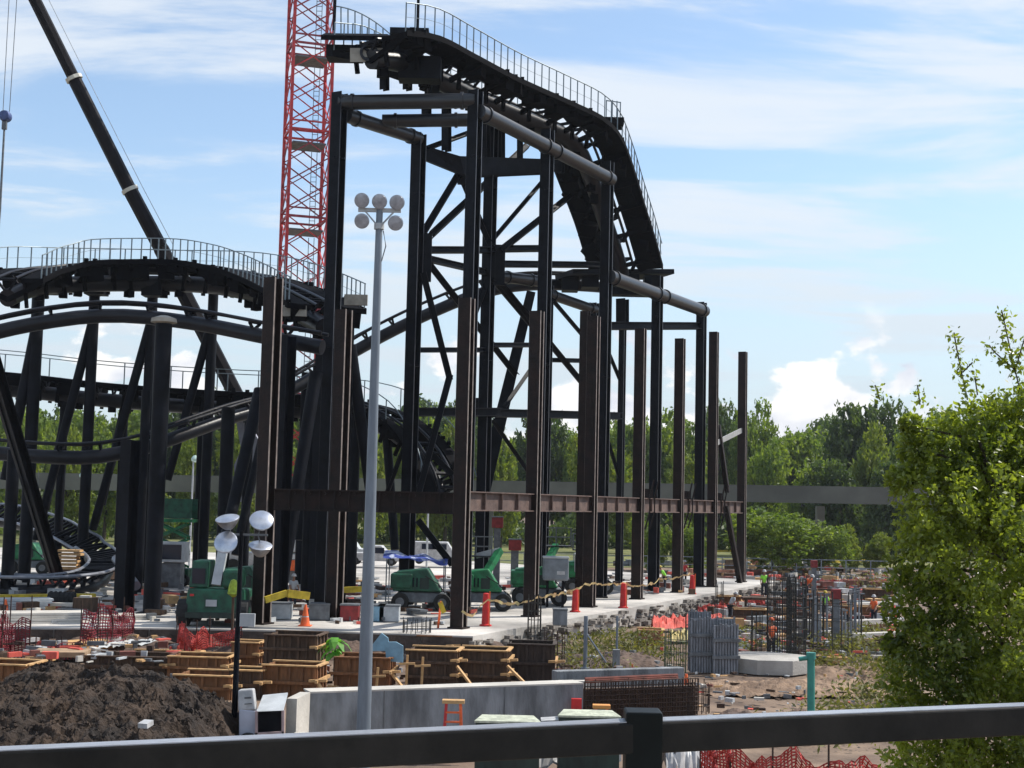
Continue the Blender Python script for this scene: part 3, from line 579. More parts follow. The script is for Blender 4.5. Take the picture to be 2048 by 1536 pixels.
# ---------------------------------------------------------------- trees
def crown_mesh(name, seed, rx, ry, rz, n, ls, m, lobes=9, shell=.55, flat=.9):
    r = np.random.RandomState(seed); cs = []
    for _ in range(lobes):
        d = r.normal(size=3); d /= np.linalg.norm(d); k = r.uniform(.25, .7); cs.append((d * k, r.uniform(.3, .55)))
    cs.append((np.zeros(3), .62)); cs = [(c, q) for c, q in cs]
    wgt = np.array([q ** 2 for _, q in cs]); wgt /= wgt.sum()
    idx = r.choice(len(cs), n, p=wgt); C0 = np.array([c for c, _ in cs])[idx]; Q = np.array([q for _, q in cs])[idx]
    d = r.normal(size=(n, 3)); d /= np.linalg.norm(d, axis=1)[:, None]
    # clumps: snap directions toward a set of twig directions
    tw = r.normal(size=(70, 3)); tw /= np.linalg.norm(tw, axis=1)[:, None]
    near = tw[(d @ tw.T).argmax(1)]; d = d * .45 + near * .55; d /= np.linalg.norm(d, axis=1)[:, None]
    rad = r.uniform(shell, 1.0, n) ** .6 * r.uniform(.85, 1.12, n)
    p = (C0 + d * (Q * rad)[:, None]) * np.array([rx, ry, rz]) * 1.05
    return leaves(name, p, d, ls, m, r)
def leaves(name, p, d, ls, m, r, asp=.55):
    n = len(p); a = r.normal(size=(n, 3)) + d * .5; a /= np.linalg.norm(a, axis=1)[:, None]
    b = np.cross(a, r.normal(size=(n, 3))); b /= np.linalg.norm(b, axis=1)[:, None]; s = ls * r.uniform(.6, 1.35, n)[:, None]
    vs = np.stack([p - a * s * .6, p + b * s * asp * .5, p + a * s * .6, p - b * s * asp * .5], 1).reshape(-1, 3)
    me = bpy.data.meshes.new(name); me.vertices.add(4 * n); me.vertices.foreach_set('co', vs.astype(np.float32).ravel())
    me.loops.add(4 * n); me.loops.foreach_set('vertex_index', np.arange(4 * n, dtype=np.int32)); me.polygons.add(n)
    me.polygons.foreach_set('loop_start', np.arange(0, 4 * n, 4, dtype=np.int32)); me.update(calc_edges=True); me.validate()
    me.materials.append(m); return me
def trunk_mesh(h, r0, seed):
    q = random.Random(seed); m = MB(); m.sweep([(0, 0, -.3), (q.uniform(-.2, .2), 0, h * .3), (q.uniform(-.4, .4), q.uniform(-.4, .4), h * .62), (0, 0, h * .85)], [r0, r0 * .8, r0 * .55, r0 * .2], 9)
    for i in range(6):
        a = q.uniform(0, 6.28); z0 = h * q.uniform(.35, .6); rr = h * q.uniform(.18, .28); m.sweep([(0, 0, z0), (math.cos(a) * rr * .5, math.sin(a) * rr * .5, z0 + rr * .5), (math.cos(a) * rr, math.sin(a) * rr, z0 + rr * 1.1)], [r0 * .35, r0 * .25, r0 * .1], 6)
    me = bpy.data.meshes.new('trunk'); me.from_pydata([tuple(v) for v in m.v], [], m.f); me.materials.append(bark); return me
CRN = {}
for i, (k, m, lb_) in enumerate((('a', leafA, 12), ('b', leafB, 9), ('c', leafC, 10), ('d', leafA, 14), ('e', leafB, 12))):
    CRN[k] = (crown_mesh('crown', 20 + i, 7, 7, 9, 13000, .62, m, lb_), trunk_mesh(12, .4, i))
def tree(label, px, ytop, D, kind, wpx, group=None, ybase=None, name='tree', cat='tree'):
    t = P(px, ytop, D); th = thing(name, label, cat, (t.x, D, LOW), group); cm, tm = CRN[kind]
    H = t.z - LOW; rz = H * .5; rx = wpx / 2 / FPX * D
    tr = bpy.data.objects.new('trunk', tm); C.objects.link(tr); tr.parent = th; tr.scale = (H / 22, H / 22, H / 17)
    c = bpy.data.objects.new('crown', cm); C.objects.link(c); c.parent = th; c.location = (0, 0, H * .5); c.scale = (rx / 7, rx / 7, rz / 9.3); c.rotation_euler = (0, 0, rnd.uniform(0, 6.28))
    return th
LB = 'leafy tree in the dark belt beyond the site, glimpsed between the black coaster supports'
GB = 'trees beyond the left part of the site'
for i in range(17):
    px = -60 + i * 62 + rnd.uniform(-12, 12); tree(LB, px, 778 + rnd.uniform(-18, 22), rnd.uniform(225, 265), rnd.choice('abde'), rnd.uniform(120, 165), GB)
for i in range(12):
    px = -30 + i * 85 + rnd.uniform(-15, 15); tree('lower pale green tree in front of the dark belt beyond the left of the site', px, 850 + rnd.uniform(-14, 14), rnd.uniform(195, 215), rnd.choice('cac'), rnd.uniform(105, 140), 'lower trees in front of the belt')
for i in range(24):
    tree('distant tree in the continuous back row of the belt, its top level with its neighbours', -120 + i * 98 + rnd.uniform(-20, 20), (790 if i < 11 else 818) + rnd.uniform(-14, 14), rnd.uniform(275, 300), rnd.choice('adbe'), rnd.uniform(165, 200), 'back row of the distant tree belt')
RT = [('tall dark tree behind the gap between the black frame and first slim rusty column', 1110, 800, 250, 'b', 150), ('green tree rising behind the middle rusty columns', 1190, 795, 245, 'a', 130),
 ('rounded tree with even top behind the fourth rusty column', 1275, 788, 240, 'd', 150), ('tree behind the fifth rusty column, level with its neighbours', 1360, 790, 238, 'a', 140),
 ('dark tree seen through the last bay of the rusty columns', 1440, 795, 240, 'e', 130), ('tree with feathery pale top just right of the last rusty column', 1515, 766, 232, 'a', 110),
 ('broad even topped tree between the feathery one and the dark peak', 1585, 806, 240, 'd', 170), ('tall dark tree making the highest peak right of the frame', 1690, 775, 220, 'b', 150),
 ('bushy tree with sprouting top right of the dark peak', 1775, 790, 215, 'e', 150), ('tree mostly hidden by the near leafy tree, its top showing above', 1850, 782, 210, 'a', 150), ('hidden tree behind the near leafy tree at the right edge', 1940, 780, 215, 'd', 170),
 ('tree partly out of the picture at far right behind the near leafy tree', 2060, 775, 215, 'a', 180)]
for t_ in RT: tree(*t_)
for lab, px, yt, D, k, w_ in (('bright yellow green tree below the fourth rusty column top', 1245, 900, 205, 'c', 120), ('yellow green bush seen between the black and rusty columns', 1005, 875, 210, 'c', 110), ('yellow green tree seen left of the third rusty column', 1180, 870, 205, 'c', 100), ('yellow green tree behind the fifth rusty column base', 1375, 895, 200, 'c', 105),
 ('mid green tree right behind the last rusty column', 1530, 850, 205, 'a', 120), ('leaning mid green tree in front of the broad even topped tree', 1620, 880, 195, 'd', 120), ('bright green crown low before the dark peak', 1730, 850, 195, 'c', 110), ('dark tree deep in shade below the peak', 1680, 900, 190, 'b', 130), ('low dark tree beside the near leafy tree', 1770, 900, 185, 'b', 120)):
    tree(lab, px, yt, D, k, w_)
for i, (px, yt, w_, lab) in enumerate(((1545, 1000, 190, 'round pale green bush under the concrete beam right of the frame'), (1640, 1030, 120, 'smaller bush right of the round one under the beam'), (1300, 1020, 90, 'dark bush under the beam behind the fourth bay'), (1380, 1030, 80, 'dark bush under the beam behind the fifth bay'), (1700, 1050, 60, 'young yellow tipped sapling behind the brown hut'), (1750, 1065, 70, 'low sapling right of the brown hut'))):
    tree(lab, px, yt, 150 + i, 'a' if i < 4 else 'c', w_, name='bush', cat='bush')
# near leafy tree at right
r = np.random.RandomState(5); c0 = P(2040, 1150, 15); lobes = []
spec = ((2040, 880, .55, 15.5), (1950, 895, .5, 15.2), (1880, 900, .42, 15), (2000, 850, .38, 15.3), (2075, 850, .45, 15.3), (1990, 980, .7, 15), (1880, 1010, .5, 14.8), (1970, 1100, .85, 14.6), (1850, 1120, .42, 15), (1845, 1210, .42, 14.9), (1890, 1290, .6, 14.8), (2020, 1250, .9, 14.4), (1845, 1370, .48, 14.9), (1930, 1430, .75, 14.6), (2060, 1450, .8, 14.4), (1860, 1510, .5, 14.8), (1990, 1600, .95, 14.6), (1840, 1620, .48, 14.9), (2150, 1100, 1.1, 15), (2150, 1350, 1.1, 15), (2060, 1000, .8, 15.6), (1990, 1010, .6, 15.6), (1805, 1440, .18, 14.9), (1835, 900, .2, 15), (1820, 850, .12, 15), (1800, 960, .16, 15), (1790, 1290, .14, 15))
ps = []; ds = []
for px, py, q, D in spec:
    n = int(6700 * q ** 1.7) + 300; c = P(px, py, D); d = r.normal(size=(n, 3)); d /= np.linalg.norm(d, axis=1)[:, None]
    tw = r.normal(size=(60, 3)); tw /= np.linalg.norm(tw, axis=1)[:, None]; near = tw[(d @ tw.T).argmax(1)]; d = d * .5 + near * .5; d /= np.linalg.norm(d, axis=1)[:, None]
    ps.append(np.array(c) + d * (q * r.uniform(.3, 1.12, n) ** .6)[:, None]); ds.append(d)
# sprigs above the crown
tw_ = MB(); base_t = V((c0.x + .3, 15, LOW))
tw_.sweep([base_t, base_t + V((-.1, 0, 2.5)), base_t + V((-.3, 0, 4.6)), base_t + V((-.2, 0, 6.4))], [.14, .11, .08, .03], 8)
for px, py, D in [(s[0], s[1], s[3]) for s in spec]:
    e = P(px, py, D); tw_.sweep([base_t + V((-.1, 0, max(1.5, min(6, e.z - LOW - .9)))), (base_t + V((0, 0, e.z - LOW - .3))).lerp(e, .5), e], [.04, .025, .01], 5)
for pts in (((1935, 800), (1922, 740), (1912, 690), (1908, 665)), ((2040, 780), (2025, 720), (2012, 660), (2003, 620)), ((1925, 745), (1945, 725)), ((2030, 740), (1990, 705), (1978, 690)), ((2032, 735), (2045, 690), (2052, 670)), ((1955, 790), (1950, 755)), ((1760, 800), (1750, 770)), ((1840, 810), (1835, 770))):
    c = [P(x, y, 15.1) for x, y in pts]; tw_.sweep(c, .008, 4); c = catmull(c, .012); n = len(c)
    for k in range(2): ps.append(np.array([tuple(q) for q in c]) + r.normal(size=(n, 3)) * .045); ds.append(r.normal(size=(n, 3)))
nt_ = thing('leafy_tree', 'near leafy tree with small glossy leaves and two tall sprigs filling the right edge', 'tree', base_t)
tw_.build('branches', bark, nt_)
me = leaves('crown', np.concatenate(ps) - np.array(base_t), np.concatenate(ds), .055, leafN, r, .6)
co = bpy.data.objects.new('crown', me); C.objects.link(co); co.parent = nt_
# ---------------------------------------------------------------- distant setting
ba, bb_ = P(-300, 962, 172), P(2500, 1008, 165)
th = thing('concrete_beam', 'long dull concrete guideway beam on piers running before the far trees', 'elevated beam', (0, 170, LOW))
MB().beam(P(-500, 952, 172), P(2700, 1008, 160), .9, 2.0).build('girder', conm, th)
for px in range(-300, 2300, 190): q = P(px, 1000, 170); MB().beam((q.x, q.y - 1.0, 6.3), (q.x, q.y - 1.0, 8.6), .06, .04, (0, 1, 0)).build('joint', greys, th)
for px in (70, 520, 980, 1640): q = P(px, 1000, 168); MB().beam((q.x, q.y, LOW), (q.x, q.y, 6.4), .9, 1.2, (0, 1, 0)).build('pier', conm, th)
th = thing('pipe_fence', 'low grey post and rail fence along the far grass edge', 'fence', G(1500, 1120, LOW))
fa, fb = P(900, 1100, 148), P(2300, 1110, 148)
for z_ in (.15, .95): MB().beam(V((fa.x, 148, LOW + z_ + .8)), V((fb.x, 148, LOW + z_ + .8)), .08, .08).build('rail', galv, th)
k = 0; x = fa.x
while x < fb.x: MB().beam((x, 148, LOW), (x, 148, LOW + 1.8), .1, .1, (0, 1, 0)).build('post', galv, th); x += 2.6
# dense scrub closing the foot of the far trees
def scrub(name, x0, x1, y0, y1, z0, z1, n, ls, m, seed):
    r = np.random.RandomState(seed); x = r.uniform(x0, x1, n); y = r.uniform(y0, y1, n); hh = z1 * (.6 + .4 * np.sin(x * .31 + seed) * np.cos(x * .13)); z = z0 + r.uniform(0, 1, n) ** .8 * hh
    d = r.normal(size=(n, 3)); me = leaves(name, np.stack([x, y, z], 1), d, ls, m, r); o = bpy.data.objects.new(name, me); C.objects.link(o); return o
tag(scrub('undergrowth', -110, 130, 222, 236, LOW, 9, 26000, .9, leafB, 3), 'dark mass of undergrowth filling the foot of the tree belt behind the beam', 'undergrowth', kind='stuff')
# ---------------------------------------------------------------- retaining walls
def wallbox(a, b, z0, z1, th_): a, b = V(a), V(b); t = (b - a).normalized(); n = V((-t.y, t.x, 0)); return MB().hexa([up(a, z0), up(b, z0), up(b + n * th_, z0), up(a + n * th_, z0), up(a, z1), up(b, z1), up(b + n * th_, z1), up(a + n * th_, z1)])
def XD(px, D): p = P(px, 1400, D); return V((p.x, D, 0))
th = thing('retaining_wall', 'long low grey concrete wall with bright top behind the light pole base', 'wall', up(XD(620, 41.5), LOW))
wa, wb = XD(620, 41.3), XD(1166, 44.8)
wallbox(wa, wb, LOW - .6, .34, .55).build('wall_panel', concd, th); wallbox(wa, wb, .342, .39, .75).build('sunlit_top', conw, th)  # paler concrete on top stands for the sun, darker face for its shade
wallbox(XD(594, 39.9), wa + V((-.001, -.001, 0)), LOW - .6, .377, .3).build('wing', conw, th)  # sunlight on the wing put into paler concrete than the wall's
wallbox(XD(590, 39.6), XD(700, 36.6), LOW - .6, -.5, .3).build('kerb', conw, th)
for px in (1000, 760): q = wa.lerp(wb, (px - 620) / 546); MB().box(q + V((0, -.012, -.35)), (.03, .03, 1.4)).build('joint', greys, th)
th = thing('low_wall', 'short far grey concrete wall right of the long one, above the rebar mat', 'wall', up(XD(1115, 49.5), LOW))
wallbox(XD(1112, 49.5), XD(1368, 51.5), LOW, .17, .4).build('wall_panel', concd, th, bevel=.02)
wallbox(XD(1120, 49), XD(1200, 49.3), LOW, -.1, .3).build('footing', conw, th)
MB().box(XD(1153, 44.3) + V((0, 0, -.35)), (.32, .2, .62)).build('crate', redb) and None
tag(bpy.data.objects['crate'], 'small dark red crate against the right end of the long concrete wall', 'crate')
# rebar mat
th = thing('rebar_mat', 'upright dark red rebar mat with a rusty bar bundle along its top', 'rebar mat', up(XD(1168, 46), LOW))
a, b = XD(1170, 45.6), XD(1395, 47.2); t = (b - a); m = MB(); m2 = MB()
for k in range(46): q = a + t * (k / 45); m.tube(up(q, LOW), up(q, .3 + rnd.uniform(-.08, .1)), .016, n=5)
for k in range(9): m2.tube(up(a, LOW + .12 + k * .15) + V((0, -.03, 0)), up(b, LOW + .12 + k * .15) + V((0, -.03, 0)), .017, n=5)
for k in range(34): q = a + t * (k / 33) + V((0, .55, 0)); m.tube(up(q, LOW), up(q, .25), .016, n=5)
m.build('upright_bars', rebar, th); m2.build('level_bars', rebar, th)
mb = MB()
for k in range(7): mb.tube(up(a, .3 + .05 * (k % 3)) + V((0, .05 * k, 0)), up(a + t * .82, .34 + .05 * (k % 3)) + V((0, .05 * k, 0)), .03, n=6)
mb.build('bar_bundle', mat('red_rust', (.16, .045, .03), .8, 0, .4, 4), th)
MB().box((a + b) / 2 + V((0, .75, LOW + .5)), (t.length, .2, 1.0), math.atan2(t.y, t.x)).build('backing', woodd, th)
# ---------------------------------------------------------------- soil mound
def mound():
    mb = MB(); nx, ny = 300, 190; pxs = [(-200, 1430), (-60, 1410), (0, 1385), (40, 1348), (90, 1322), (140, 1316), (190, 1330), (240, 1320), (300, 1334), (350, 1340), (400, 1366), (440, 1384), (478, 1425), (510, 1482), (545, 1520)]
    for j in range(ny):
        v = j / (ny - 1); D = 30.5 + v * 15
        for i in range(nx):
            x = -17.2 + i / (nx - 1) * 12.2; px = 1024 + x / 39 * FPX - 8
            y = np.interp(px, [a for a, _ in pxs], [b for _, b in pxs]); h = max(0, 6 - (y - 992) * 39 / FPX - LOW)
            e = (D - 39) / (8.3 if D < 39 else 6.2); sh = max(0, 1 - abs(e) ** 1.5) ; q = V((x, D, 0))
            z = h * sh
            b = noise.fractal(q * 1.15, 1.0, 2.1, 6) * .16 + (.3 - abs(noise.noise(q * 2.6))) * .32 + (.25 - abs(noise.noise(q * 5.5 + V((0, 0, 5))))) * .2 + noise.noise(q * 12) * .05
            mb.v.append((x + noise.noise(q * 2.2) * .16, D + noise.noise(q * 2.4 + V((9, 0, 0))) * .2, LOW - .25 + z + b * min(1, z * 1.6 + .1)))
    for j in range(ny - 1):
        for i in range(nx - 1): k = j * nx + i; mb.f.append((k, k + 1, k + nx + 1, k + nx))
    q = random.Random(3); top = list(mb.v)
    for k in range(2600):
        c = V(q.choice(top));
        if c.z < LOW: continue
        r_ = q.uniform(.02, .065) * (1.6 if q.random() < .1 else 1); o = len(mb.v); dirs = ((1, 0, 0), (0, 1, 0), (-1, 0, 0), (0, -1, 0), (0, 0, 1), (0, 0, -1))
        for d in dirs: mb.v.append(tuple(c + V(d) * r_ * q.uniform(.6, 1.4) + V((0, 0, r_ * .3))))
        for f in ((0, 1, 4), (1, 2, 4), (2, 3, 4), (3, 0, 4), (1, 0, 5), (2, 1, 5), (3, 2, 5), (0, 3, 5)): mb.f.append(tuple(i + o for i in f))
    return mb
o = mound().build('soil_heap', soil); tag(o, 'large heap of dark clodded soil filling the lower left corner', 'soil heap')
tag(MB().beam(P(285, 1452, 34.5), P(298, 1444, 34.8), .25, .12).build('scrap', white), 'small white scrap lying on the dark soil heap', 'scrap')
# ---------------------------------------------------------------- formwork
def formwork(label, px, py, wpx, hpx, d=1.6, rz=-.12, m=None, brace=0, rim=1, walers=1, studs=5, sidestuds=3, z=LOW):
    m = m or wood; c = G(px, py, z); s = c.y / FPX; w_ = wpx * s; h = hpx * s; th = thing('formwork_box', label, 'formwork', c); th.rotation_euler = (0, 0, rz)
    def pan(x0, y0, x1, y1, n, mt):
        b = MB(); a_, b_ = V((x0, y0, 0)), V((x1, y1, 0)); t = (b_ - a_).normalized(); nn = V((t.y, -t.x, 0))
        b.beam(a_ + V((0, 0, h / 2)), b_ + V((0, 0, h / 2)), .03, h)
        for k in range(n + 1): q = a_.lerp(b_, k / n) + nn * .06; b.beam(q, up(q, h), .05, .09, t)
        o = MB.build(b, 'panel', mt, None); return o
    def bld(b, nm, mt, par=th):
        me = bpy.data.meshes.new(nm); me.from_pydata([tuple(v) for v in b.v], [], b.f); me.materials.append(mt); o = bpy.data.objects.new(nm, me); C.objects.link(o); o.parent = par; return o
    def pan2(x0, y0, x1, y1, n, mt):
        b = MB(); a_, b_ = V((x0, y0, 0)), V((x1, y1, 0)); t = (b_ - a_).normalized(); nn = V((t.y, -t.x, 0))
        b.beam(a_ + V((0, 0, h / 2)), b_ + V((0, 0, h / 2)), .03, h)
        for k in range(n + 1): q = a_.lerp(b_, k / n) + nn * .065; b.beam(q, up(q, h), .05, .09, t)
        return bld(b, 'panel', mt)
    x, y = w_ / 2, d / 2
    pan2(-x, -y, x, -y, studs, m); pan2(x, -y, x, y, sidestuds, m); pan2(-x, y, -x, -y, sidestuds, m); pan2(x, y, -x, y, 3, m)
    if rim: b = MB(); [b.beam(p, q, .16, .05) for p, q in ((V((-x - .1, -y - .08, h + .03)), V((x + .1, -y - .08, h + .03))), (V((x + .08, -y, h + .028)), V((x + .08, y, h + .028))), (V((-x - .1, y, h + .03)), V((x + .1, y, h + .03))))]; bld(b, 'rim_board', woodl if rim > 1 else m)
    for k in range(walers):
        zq = h * (.3 + .4 * k) if walers > 1 else h * .5
        bld(MB().beam((-x - .25, -y - .16, zq), (x + .1, -y - .16, zq), .09, .1), 'waler', m)
        bld(MB().beam((x + .16, -y - .45, zq + .1), (x + .16, y + .1, zq + .1), .09, .1), 'waler', woodl)
        bld(MB().beam((x - .15, -y - .2, zq + .1), (x + .5, -y - .25, zq + .14), .1, .09), 'waler', woodl)
    if brace: bld(MB().beam((x + .1, -y - .15, h * .62), (x + brace, -y - .7, .02), .1, .08), 'brace', woodl)
    return th
for a_ in (('tall weathered formwork box directly below the left brown column', 590, 1352, 96, 82, 1.7, -.1, woodd, 0, 1, 2, 6), ('brown plywood formwork box standing in front of the tall weathered one', 588, 1392, 100, 62, 1.3, -.12, wood, .7, 2, 1, 4),
    ('low formwork box by the soil heap with a bright board across its top', 418, 1392, 106, 44, 1.6, -.08, wood, 0, 2, 1, 4), ('low box behind the bright topped formwork, nearest the red net', 405, 1350, 110, 38, 1.5, -.05, wood, 0, 2, 1, 6),
    ('narrow stacked formwork beside the slim light tower, upper one', 497, 1335, 48, 50, 1.0, -.1, wood, 0, 2, 1, 2), ('narrow dark formwork below the stacked one beside the light tower', 498, 1392, 56, 52, 1.0, -.1, woodd, 0, 2, 1, 3),
    ('formwork box partly hidden behind the light pole', 730, 1372, 100, 58, 1.5, -.06, wood, .8, 1, 1, 4), ('formwork box with a pale diagonal prop, right of the light pole', 868, 1370, 92, 70, 1.5, -.1, woodd, .9, 2, 2, 5),
    ('small box showing above the propped formwork, right of the dark rebar bundle', 872, 1312, 62, 40, 1.1, -.1, wood, 0, 1, 1, 2), ('middle formwork box with long pale prop before the concrete wall', 968, 1368, 90, 68, 1.5, -.1, woodd, 1.1, 2, 2, 4),
    ('dark weathered formwork box at the right end of the row', 1062, 1358, 84, 70, 1.5, -.05, mat('old_form', (.05, .035, .028), .9, 0, .4, 2.5, .2, 20, stretch=(3, 3, .6)), 0, 1, 1, 5), ('low dark formwork box behind the soil heap top', 262, 1345, 150, 34, 1.6, 0, woodd, 0, 1, 1, 7),
    ('formwork box at the left edge beside the dark red net', 22, 1385, 90, 58, 1.5, -.1, wood, 0, 2, 1, 4), ('dark low formwork behind the soil heap at centre left', 330, 1330, 130, 24, 1.4, .02, woodd, 0, 2, 0, 6)):
    formwork(*a_)
def plank(label, a, b, w_=.25, t=.05, m=woodl, nm='plank', cat='plank', grp=None): return tag(MB().beam(a, b, w_, t).build(nm, m), label, cat, grp)
plank('big plywood sheet lying flat behind the soil heap', G(120, 1293, -.55), G(222, 1285, -.55), 2.2, .22, woodl, 'plywood_sheet', 'plywood')
plank('broken edged plywood sheet lower left of the big flat sheet', G(70, 1305, -.4), G(176, 1306, -.4), 1.5, .2, mat('dusty_ply', (.3, .2, .12), .85, 0, .3, 2), 'plywood_sheet', 'plywood')
for i, (px, lab) in enumerate(((1038, 'leftmost'), (840, 'second'), (758, 'third'))):
    pass
for (px, y0, y1, D, lab) in ((812, 1310, 1372, 50, 'left one of two thin stakes with a crossbar before the propped formwork'), (753, 1335, 1372, 49, 'short stake with crossbar just right of the light pole'), (843, 1314, 1370, 49, 'plain knobbed stake right of the two crossbar stakes')):
    a, b = P(px, y1, D), P(px + 3, y0, D); th = thing('survey_stake', lab, 'stake', a); MB().beam(a, b, .08, .06, (0, 1, 0)).build('stake', woodl, th)
    if 'crossbar' in lab: MB().beam(P(px - 14, y0 + 18, D - .1), P(px + 18, y0 + 17, D - .1), .08, .07).build('crossbar', woodl, th)
# light blue boards and lime plant
tag(MB().prism([P(x, y, 53) for x, y in ((744, 1302), (744, 1290), (763, 1266), (776, 1276), (777, 1284), (792, 1284), (806, 1292), (806, 1325), (772, 1322), (771, 1302))][::-1], (0, .12, 0)).build('board', lblue), 'light blue gable shaped board leaning behind the light pole', 'board')
pb = G(668, 1362, LOW); th = thing('broad_leaf_plant', 'bright lime green plant with drooping broad leaves left of the light pole', 'plant', pb)
q0 = P(670, 1290, pb.y); MB().tube(pb, q0, .05, .03, 8).build('stem', bark, th)
lf = MB()
for k in range(24):
    a_ = k * 2.4; l_ = rnd.uniform(.35, .75); d = V((math.cos(a_), math.sin(a_), 0)); s1 = V((-d.y, d.x, 0)); o_ = q0 + V((0, 0, rnd.uniform(-.45, .25)))
    p = [o_ + d * l_ * t + V((0, 0, .25 * l_ * math.sin(t * 2.4) - .75 * l_ * t * t)) for t in (0, .35, .7, 1)]; wd = (.03, .14, .13, .01)
    lf.add([p[i] + s1 * wd[i] * e for i in range(4) for e in (-1, 1)], [(2 * i, 2 * i + 1, 2 * i + 3, 2 * i + 2) for i in range(3)])
lf.build('leaves', limep, th)
# ---------------------------------------------------------------- rebar cages and posts
def cage(label, px, py, ytop, r_, n, m=rebarg, z=LOW, hoops=5, lean=0):
    c = G(px, py, z); t = P(px, ytop, c.y).z; th = thing('rebar_cage', label, 'rebar cage', c); b = MB()
    for k in range(n):
        a_ = 6.283 * k / n; p = c + V((math.cos(a_) * r_, math.sin(a_) * r_, 0)); b.tube(p, up(p, t + rnd.uniform(-.12, .12)) + V((rnd.uniform(-.03, .03) + lean, 0, 0)), .018, n=5)
    b.build('upright_bars', m, th)
    for h in range(hoops):
        zz_ = c.z + (t - c.z) * (h + .6) / (hoops + .4); pts = [c + V((math.cos(k * .524) * r_ * 1.04, math.sin(k * .524) * r_ * 1.04, zz_ - c.z)) for k in range(13)]; MB().sweep(pts, .014, 4).build('hoop', m, th)
    return th
cage('slim rebar cage standing at the slab edge below the second rusty column', 1068, 1300, 1192, .32, 12, hoops=6); cage('squat rebar cage between the light pole and the first rusty column', 832, 1310, 1238, .62, 16, hoops=3); cage('rebar cage beside the dark formwork at the end of the row', 1108, 1352, 1262, .4, 10, rebar, hoops=5)
cage('big dense dark rebar cage on the octagonal footing', 1562, 1330, 1152, .62, 34, hoops=9); cage('second dense cage touching the big one on the footing', 1592, 1334, 1155, .42, 22, hoops=8); cage('cage of greenish bars left of the grey form panels', 1350, 1345, 1262, .45, 14, mat('green_rebar', (.06, .09, .05), .7, .1, .3, 4), hoops=3)
cage('thin rebar cage left of the octagonal footing', 1512, 1328, 1225, .25, 8, hoops=4); cage('open rebar cage right of the footing beyond the teal pipe', 1665, 1320, 1185, .9, 14, hoops=4); cage('tall thin cage at the slab end below the last rusty column', 1438, 1300, 1165, .2, 6, hoops=3); cage('low rebar cage right of the orange cone', 1395, 1425, 1365, .4, 14, rebar, hoops=2); cage('wide low cage beside the long wall end by the stack', 1385, 1300, 1225, .35, 9, rebar, hoops=2)
def post(label, px, py, ytop, r_, m, z=LOW, brace=None, cap=None, nm='post', cat='post', grp=None):
    c = G(px, py, z); t = P(px, ytop, c.y); t.x = c.x; th = thing(nm, label, cat, c, grp); MB().tube(c, t, r_, n=10).build('shaft', m, th, True); MB().box(c + V((0, 0, .05)), (r_ * 4, r_ * 4, .1)).build('foot', m, th)
    if brace: MB().tube(P(px, brace[0], c.y), P(brace[1], brace[2], c.y), r_ * .5, n=6).build('brace', m, th)
    if cap: MB().lathe(t, [(r_, -.05), (r_ * 2, 0), (r_ * 2, .06), (r_, .1)], (0, 0, 1), 10).build('cap', m, th)
    return th
post('grey steel prop with slanting brace below the fourth bay', 1170, 1340, 1232, .09, polem, brace=(1262, 1212, 1325)); post('thin grey prop on a concrete stub right of the braced one', 1233, 1335, 1232, .05, polem)
MB().box(G(1232, 1338, LOW) + V((0, 0, .4)), (.3, .3, .85)).build('stub', concd); tag(bpy.data.objects['stub'], 'small square concrete stub under the thin grey prop', 'concrete stub')
tp_ = G(1622, 1470, LOW); th = thing('standpipe', 'upright teal pipe in the dirt near the right tree', 'pipe', tp_); MB().tube(tp_, P(1622, 1312, tp_.y), .12, n=16).build('pipe', teal, th, True); MB().tube(P(1622, 1318, tp_.y), P(1622, 1305, tp_.y), .15, n=16).build('collar', teal, th, True); MB().tube(P(1614, 1316, tp_.y), P(1598, 1318, tp_.y), .07, n=10).build('spout', teal, th, True)
# octagonal footing and shuttering
fc = G(1548, 1350, LOW); fc.y += 1.6
th = thing('footing', 'pale eight sided concrete footing under the dense rebar cages', 'concrete footing', fc); MB().prism([fc + V((math.cos(R(22.5 + 45 * k)) * 1.95, math.sin(R(22.5 + 45 * k)) * 1.95, 0)) for k in range(8)], (0, 0, .62)).build('block', conc, th, bevel=.02)
def panels(label, px0, px1, py, hpx, m, z=LOW, n=8):
    a, b = G(px0, py, z), G(px1, py, z); D = (a.y + b.y) / 2; h = hpx * D / FPX; th = thing('form_stack', label, 'form panels', a.lerp(b, .5)); t = (b - a)
    for k in range(3):
        o_ = V((0, .45 * k, 0)); hh = h * (1, .93, 1.1)[k]; m_ = MB(); m_.beam(a + o_ + V((0, 0, hh / 2)), b + o_ + V((0, 0, hh / 2)), .05, hh)
        for i in range(n + 1): q = a.lerp(b, i / n) + o_ - V((0, .06, 0)); m_.beam(q, up(q, q.z + hh * rnd.uniform(.97, 1.05)), .08, .08, (0, 1, 0))
        m_.build('panel', m, th)
    for k in (.35, .7): MB().beam(a - V((.1, .14, -h * k)), b + V((.1, -.14, h * k)), .08, .14).build('waler', greys, th)
    return th
gp = mat('grey_form_panel', (.2, .21, .23), .7, .1, .35, 3, .2, 20, stretch=(3, 3, .5)); panels('tall stack of grey ribbed form panels left of the octagonal footing, left half', 1382, 1425, 1345, 105, gp); panels('grey ribbed form panels with dark slots, right half of the stack by the footing', 1428, 1474, 1348, 95, gp)
